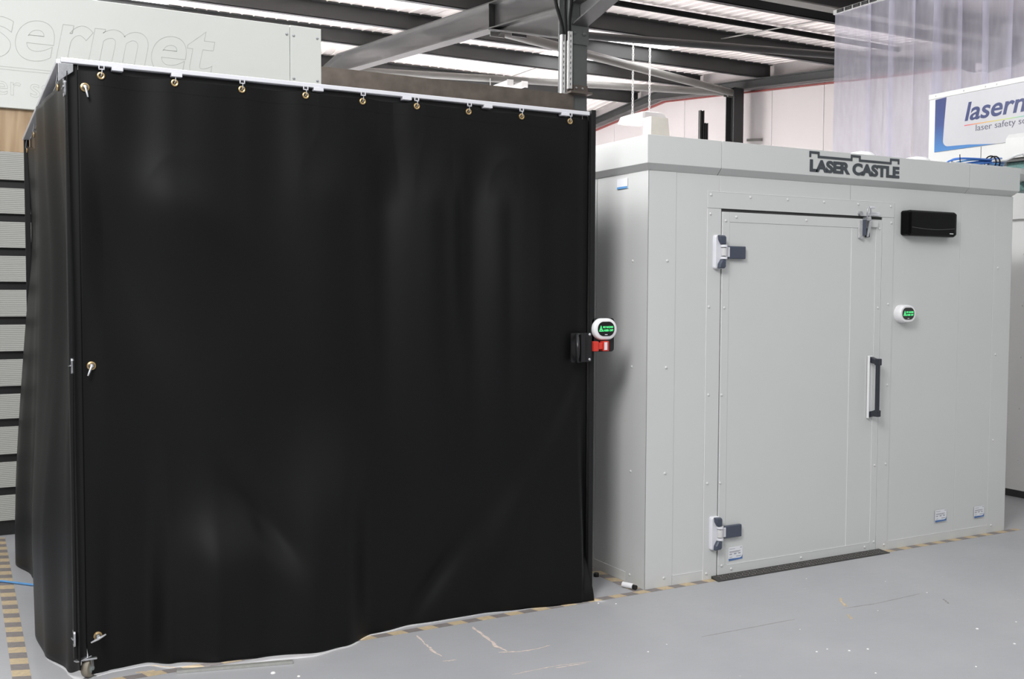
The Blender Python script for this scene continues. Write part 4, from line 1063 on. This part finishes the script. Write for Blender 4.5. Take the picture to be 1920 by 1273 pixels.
# ------------------------------------------------------------------ floor markings and small things
def tape(name, x0, x1, y0, y1, m, label, base):
    tag(MB().box(x0, x1, y0, y1, 0.0002, 0.0009).build(name, m, base=base), label, 'tape', 'hazard tapes on the floor')
tape('hazard_tape', -2.95, 3.08, -0.052, -0.004, M['tape_x'], 'worn yellow and black hazard tape along the front of curtain and cabin', (0, -0.03, 0))
tape('hazard_tape', -0.072, -0.006, 0.0, 2.4, M['tape_y'], 'yellow and black hazard tape in the gap along the cabin left side', (-0.03, 1.2, 0))
tape('hazard_tape', -3.045, -2.975, -0.6, 2.86, M['tape_y'], 'yellow and black hazard tape left of the black curtain enclosure', (-3.0, 1.2, 0))
cp = thing('cable_plug', (-0.05, 0.05, 0), 'small white plug with a black tip lying at the cabin corner', 'plug')
MB().tube([(-0.075, 0.095, 0.016), (-0.050, 0.035, 0.016)], 0.0150, 14).build('body', M['white_plastic'], cp, smooth=True)
MB().tube([(-0.050, 0.035, 0.014), (-0.046, 0.015, 0.014)], 0.013, 14).build('tip', M['black'], cp, smooth=True)
tag(MB().lathe((-0.090, 0.335, 0.0), (0, 0, 1), [(0.016, 0), (0.016, 0.018), (0.012, 0.022)], 16).build('bottle_cap', M['black'], smooth=True, base=(-0.09, 0.335, 0)), 'small black cap on the floor between curtain and cabin', 'cap')
pts = [(-5.0, 2.2, 0.008), (-4.0, 2.0, 0.008), (-3.3, 1.84, 0.008), (-3.03, 1.74, 0.008), (-2.88, 1.58, 0.008), (-2.6, 1.4, 0.008)]
tag(MB().tube(pts, 0.006, 8).build('blue_hose', M['light_blue_cable'], smooth=True, base=(-3.03, 1.74, 0)), 'thin light blue cable on the floor running under the left curtain', 'cable')

def scratch(pts, w, m, name='floor_scratch'):
    b = MB(); top = []; bot = []
    n = 14
    P_ = []
    for k in range(n+1):
        t = k/n*(len(pts)-1); i = min(int(t), len(pts)-2); f = t-i
        P_.append(Vector((pts[i][0]*(1-f)+pts[i+1][0]*f, pts[i][1]*(1-f)+pts[i+1][1]*f, 0)))
    for k in range(n+1):
        d_ = (P_[min(k+1, n)] - P_[max(k-1, 0)]).normalized(); q = Vector((-d_.y, d_.x, 0))
        ww = w*(0.35+0.65*random.random())*(0.3 if k in (0, n) else 1)
        j = q*(random.random()-0.5)*w*0.7
        top.append(P_[k]+q*ww/2+j); bot.append(P_[k]-q*ww/2+j)
    for k in range(n):
        b.loft([[top[k]+Vector((0, 0, 0.0003)), top[k+1]+Vector((0, 0, 0.0003)), bot[k+1]+Vector((0, 0, 0.0003)), bot[k]+Vector((0, 0, 0.0003))],
                [top[k]+Vector((0, 0, 0.0006)), top[k+1]+Vector((0, 0, 0.0006)), bot[k+1]+Vector((0, 0, 0.0006)), bot[k]+Vector((0, 0, 0.0006))]])
    b.build(name, m, fl)
SCR = [([(-1.364, -0.102), (-1.379, -0.224), (-1.383, -0.3), (-1.38, -0.407)], 0.016, 'scratch'), ([(-1.082, -0.114), (-1.093, -0.237), (-1.107, -0.399), (-1.097, -0.481)], 0.022, 'scratch'), ([(-1.135, -0.476), (-1.048, -0.515), (-0.968, -0.518), (-0.887, -0.507)], 0.012, 'scratch'), ([(0.819, -0.596), (0.776, -0.656), (0.738, -0.716)], 0.02, 'tan'), ([(0.651, -0.816), (0.608, -0.877)], 0.02, 'tan'), ([(-0.209, -0.735), (0.027, -0.741), (0.36, -0.747)], 0.0042, 'crack'), ([(0.697, -0.734), (0.904, -0.753), (1.128, -0.747), (1.258, -0.74)], 0.0042, 'crack'), ([(1.287, -0.862), (1.244, -0.932)], 0.012, 'crack'), ([(-1.4, -0.462), (-1.339, -0.472)], 0.01, 'scratch'), ([(-1.014, -0.757), (-0.86, -0.768)], 0.008, 'scratch'), ([(-1.208, -0.736), (-0.974, -0.736), (-0.829, -0.763)], 0.006, 'scratch'), ([(-2.524, 0.081), (-2.429, -0.003)], 0.012, 'tan'), ([(-2.586, 0.025), (-2.515, 0.001)], 0.03, 'tan')]
for p, w, mm in SCR: scratch(p, w, M[mm])
FLK = [(0.121, -1.131, 0.009), (0.188, -1.128, 0.007), (0.26, -1.189, 0.01), (0.35, -1.213, 0.01), (1.029, -1.26, 0.012), (0.927, -0.249, 0.007), (0.828, -0.842, 0.006), (0.153, -1.435, 0.008), (0.593, -1.584, 0.008), (0.999, -1.477, 0.01), (-2.083, -0.254, 0.018), (1.288, -1.28, 0.008), (1.307, -0.744, 0.007), (0.274, -0.871, 0.006), (-0.412, -0.741, 0.006), (-1.999, -0.339, 0.012), (-0.351, -0.085, 0.008), (-0.276, -0.134, 0.008), (-0.544, -0.78, 0.008), (1.278, -0.492, 0.006)]
for x, y, r in FLK:
    MB().lathe((x, y, 0.0002), (0, 0, 1), [(r*0.62, 0), (r*0.5, r*0.2), (r*0.2, r*0.3)], 7).build('paint_fleck', M['fleck'], fl)

# ------------------------------------------------------------------ light
w = bpy.data.worlds.new('World'); sc.world = w; w.use_nodes = True
nt = w.node_tree; bg = nt.nodes['Background']; bg.inputs[1].default_value = 1.0
tc = nt.nodes.new('ShaderNodeTexCoord'); sp = nt.nodes.new('ShaderNodeSeparateXYZ'); nt.links.new(tc.outputs['Generated'], sp.inputs[0])
cr = nt.nodes.new('ShaderNodeValToRGB'); e = cr.color_ramp.elements
e[0].position = 0.0; e[0].color = (0.15, 0.15, 0.15, 1); e[1].position = 1.0; e[1].color = (1.55, 1.57, 1.60, 1)
x = e.new(0.12); x.color = (0.20, 0.20, 0.205, 1); x = e.new(0.40); x.color = (1.05, 1.06, 1.08, 1)
nt.links.new(sp.outputs['Z'], cr.inputs[0]); nt.links.new(cr.outputs[0], bg.inputs[0])
def area(name, loc, target, sx_, sy_, power, col=(1, 1, 1), spread=180):
    l = bpy.data.lights.new(name, 'AREA'); l.shape = 'RECTANGLE'; l.size = sx_; l.size_y = sy_; l.energy = power; l.color = col
    l.spread = math.radians(spread)
    o = bpy.data.objects.new(name, l); COL.objects.link(o); o.location = loc
    o.rotation_euler = (Vector(target) - Vector(loc)).to_track_quat('-Z', 'Y').to_euler()
    return o
area('added_key_left', (-2.4, 3.5, 5.3), (0.0, 0.3, 2.3), 1.0, 0.8, 470)  # area light added to brighten the left-facing cabin sides; no skylight built here
area('added_key_front', (-4.6, -3.5, 5.3), (0.3, 0.1, 1.0), 1.8, 2.2, 430)  # soft area light added high at front left, without any roof opening
area('skylight_and_fill_far', (-1.3, 8.6, 4.9), (-1.3, 8.6, 0), 1.1, 4.2, 2000, spread=120)
area('skylight_and_fill_far', (-6.0, 8.6, 4.9), (-6.0, 8.6, 0), 1.1, 4.2, 2000, spread=120)  # added fill with no roof strip above; bounces off the floor to the ceiling
area('skylight_and_fill_far', (4.2, 13.6, 4.9), (4.2, 13.6, 0), 1.1, 4.2, 2000, spread=120)  # second added fill past the ridge, also without a roof strip
area('added_fill_back', (-3.0, 17.2, 1.9), (-1.0, 8.0, 3.2), 9.0, 3.6, 3600, (1.0, 0.97, 0.95))  # unseen area light added to lift the roof liner; the back wall has no door

# ------------------------------------------------------------------ camera
cam = bpy.data.cameras.new('Camera'); co = bpy.data.objects.new('Camera', cam); COL.objects.link(co)
cam.sensor_width = 36.0; cam.lens = 1914.3682*36.0/1920.0; cam.clip_end = 200
yaw, pitch, roll = 0.4968, -0.0476, 0.0041
f = Vector((math.sin(yaw)*math.cos(pitch), math.cos(yaw)*math.cos(pitch), math.sin(pitch)))
r = Vector((math.cos(yaw), -math.sin(yaw), 0)); u = r.cross(f)
r2 = r*math.cos(roll) + u*math.sin(roll); u2 = -r*math.sin(roll) + u*math.cos(roll)
mx = Matrix(((r2.x, u2.x, -f.x), (r2.y, u2.y, -f.y), (r2.z, u2.z, -f.z))).to_4x4()
mx.translation = Vector((-3.21, -4.4162, 1.6)); co.matrix_world = mx
sc.camera = co
vs = sc.view_settings; sc.display_settings.display_device = 'sRGB'
vs.view_transform = 'Standard'; vs.look = 'None'; vs.exposure = -0.25; vs.gamma = 1.0; vs.use_curve_mapping = False
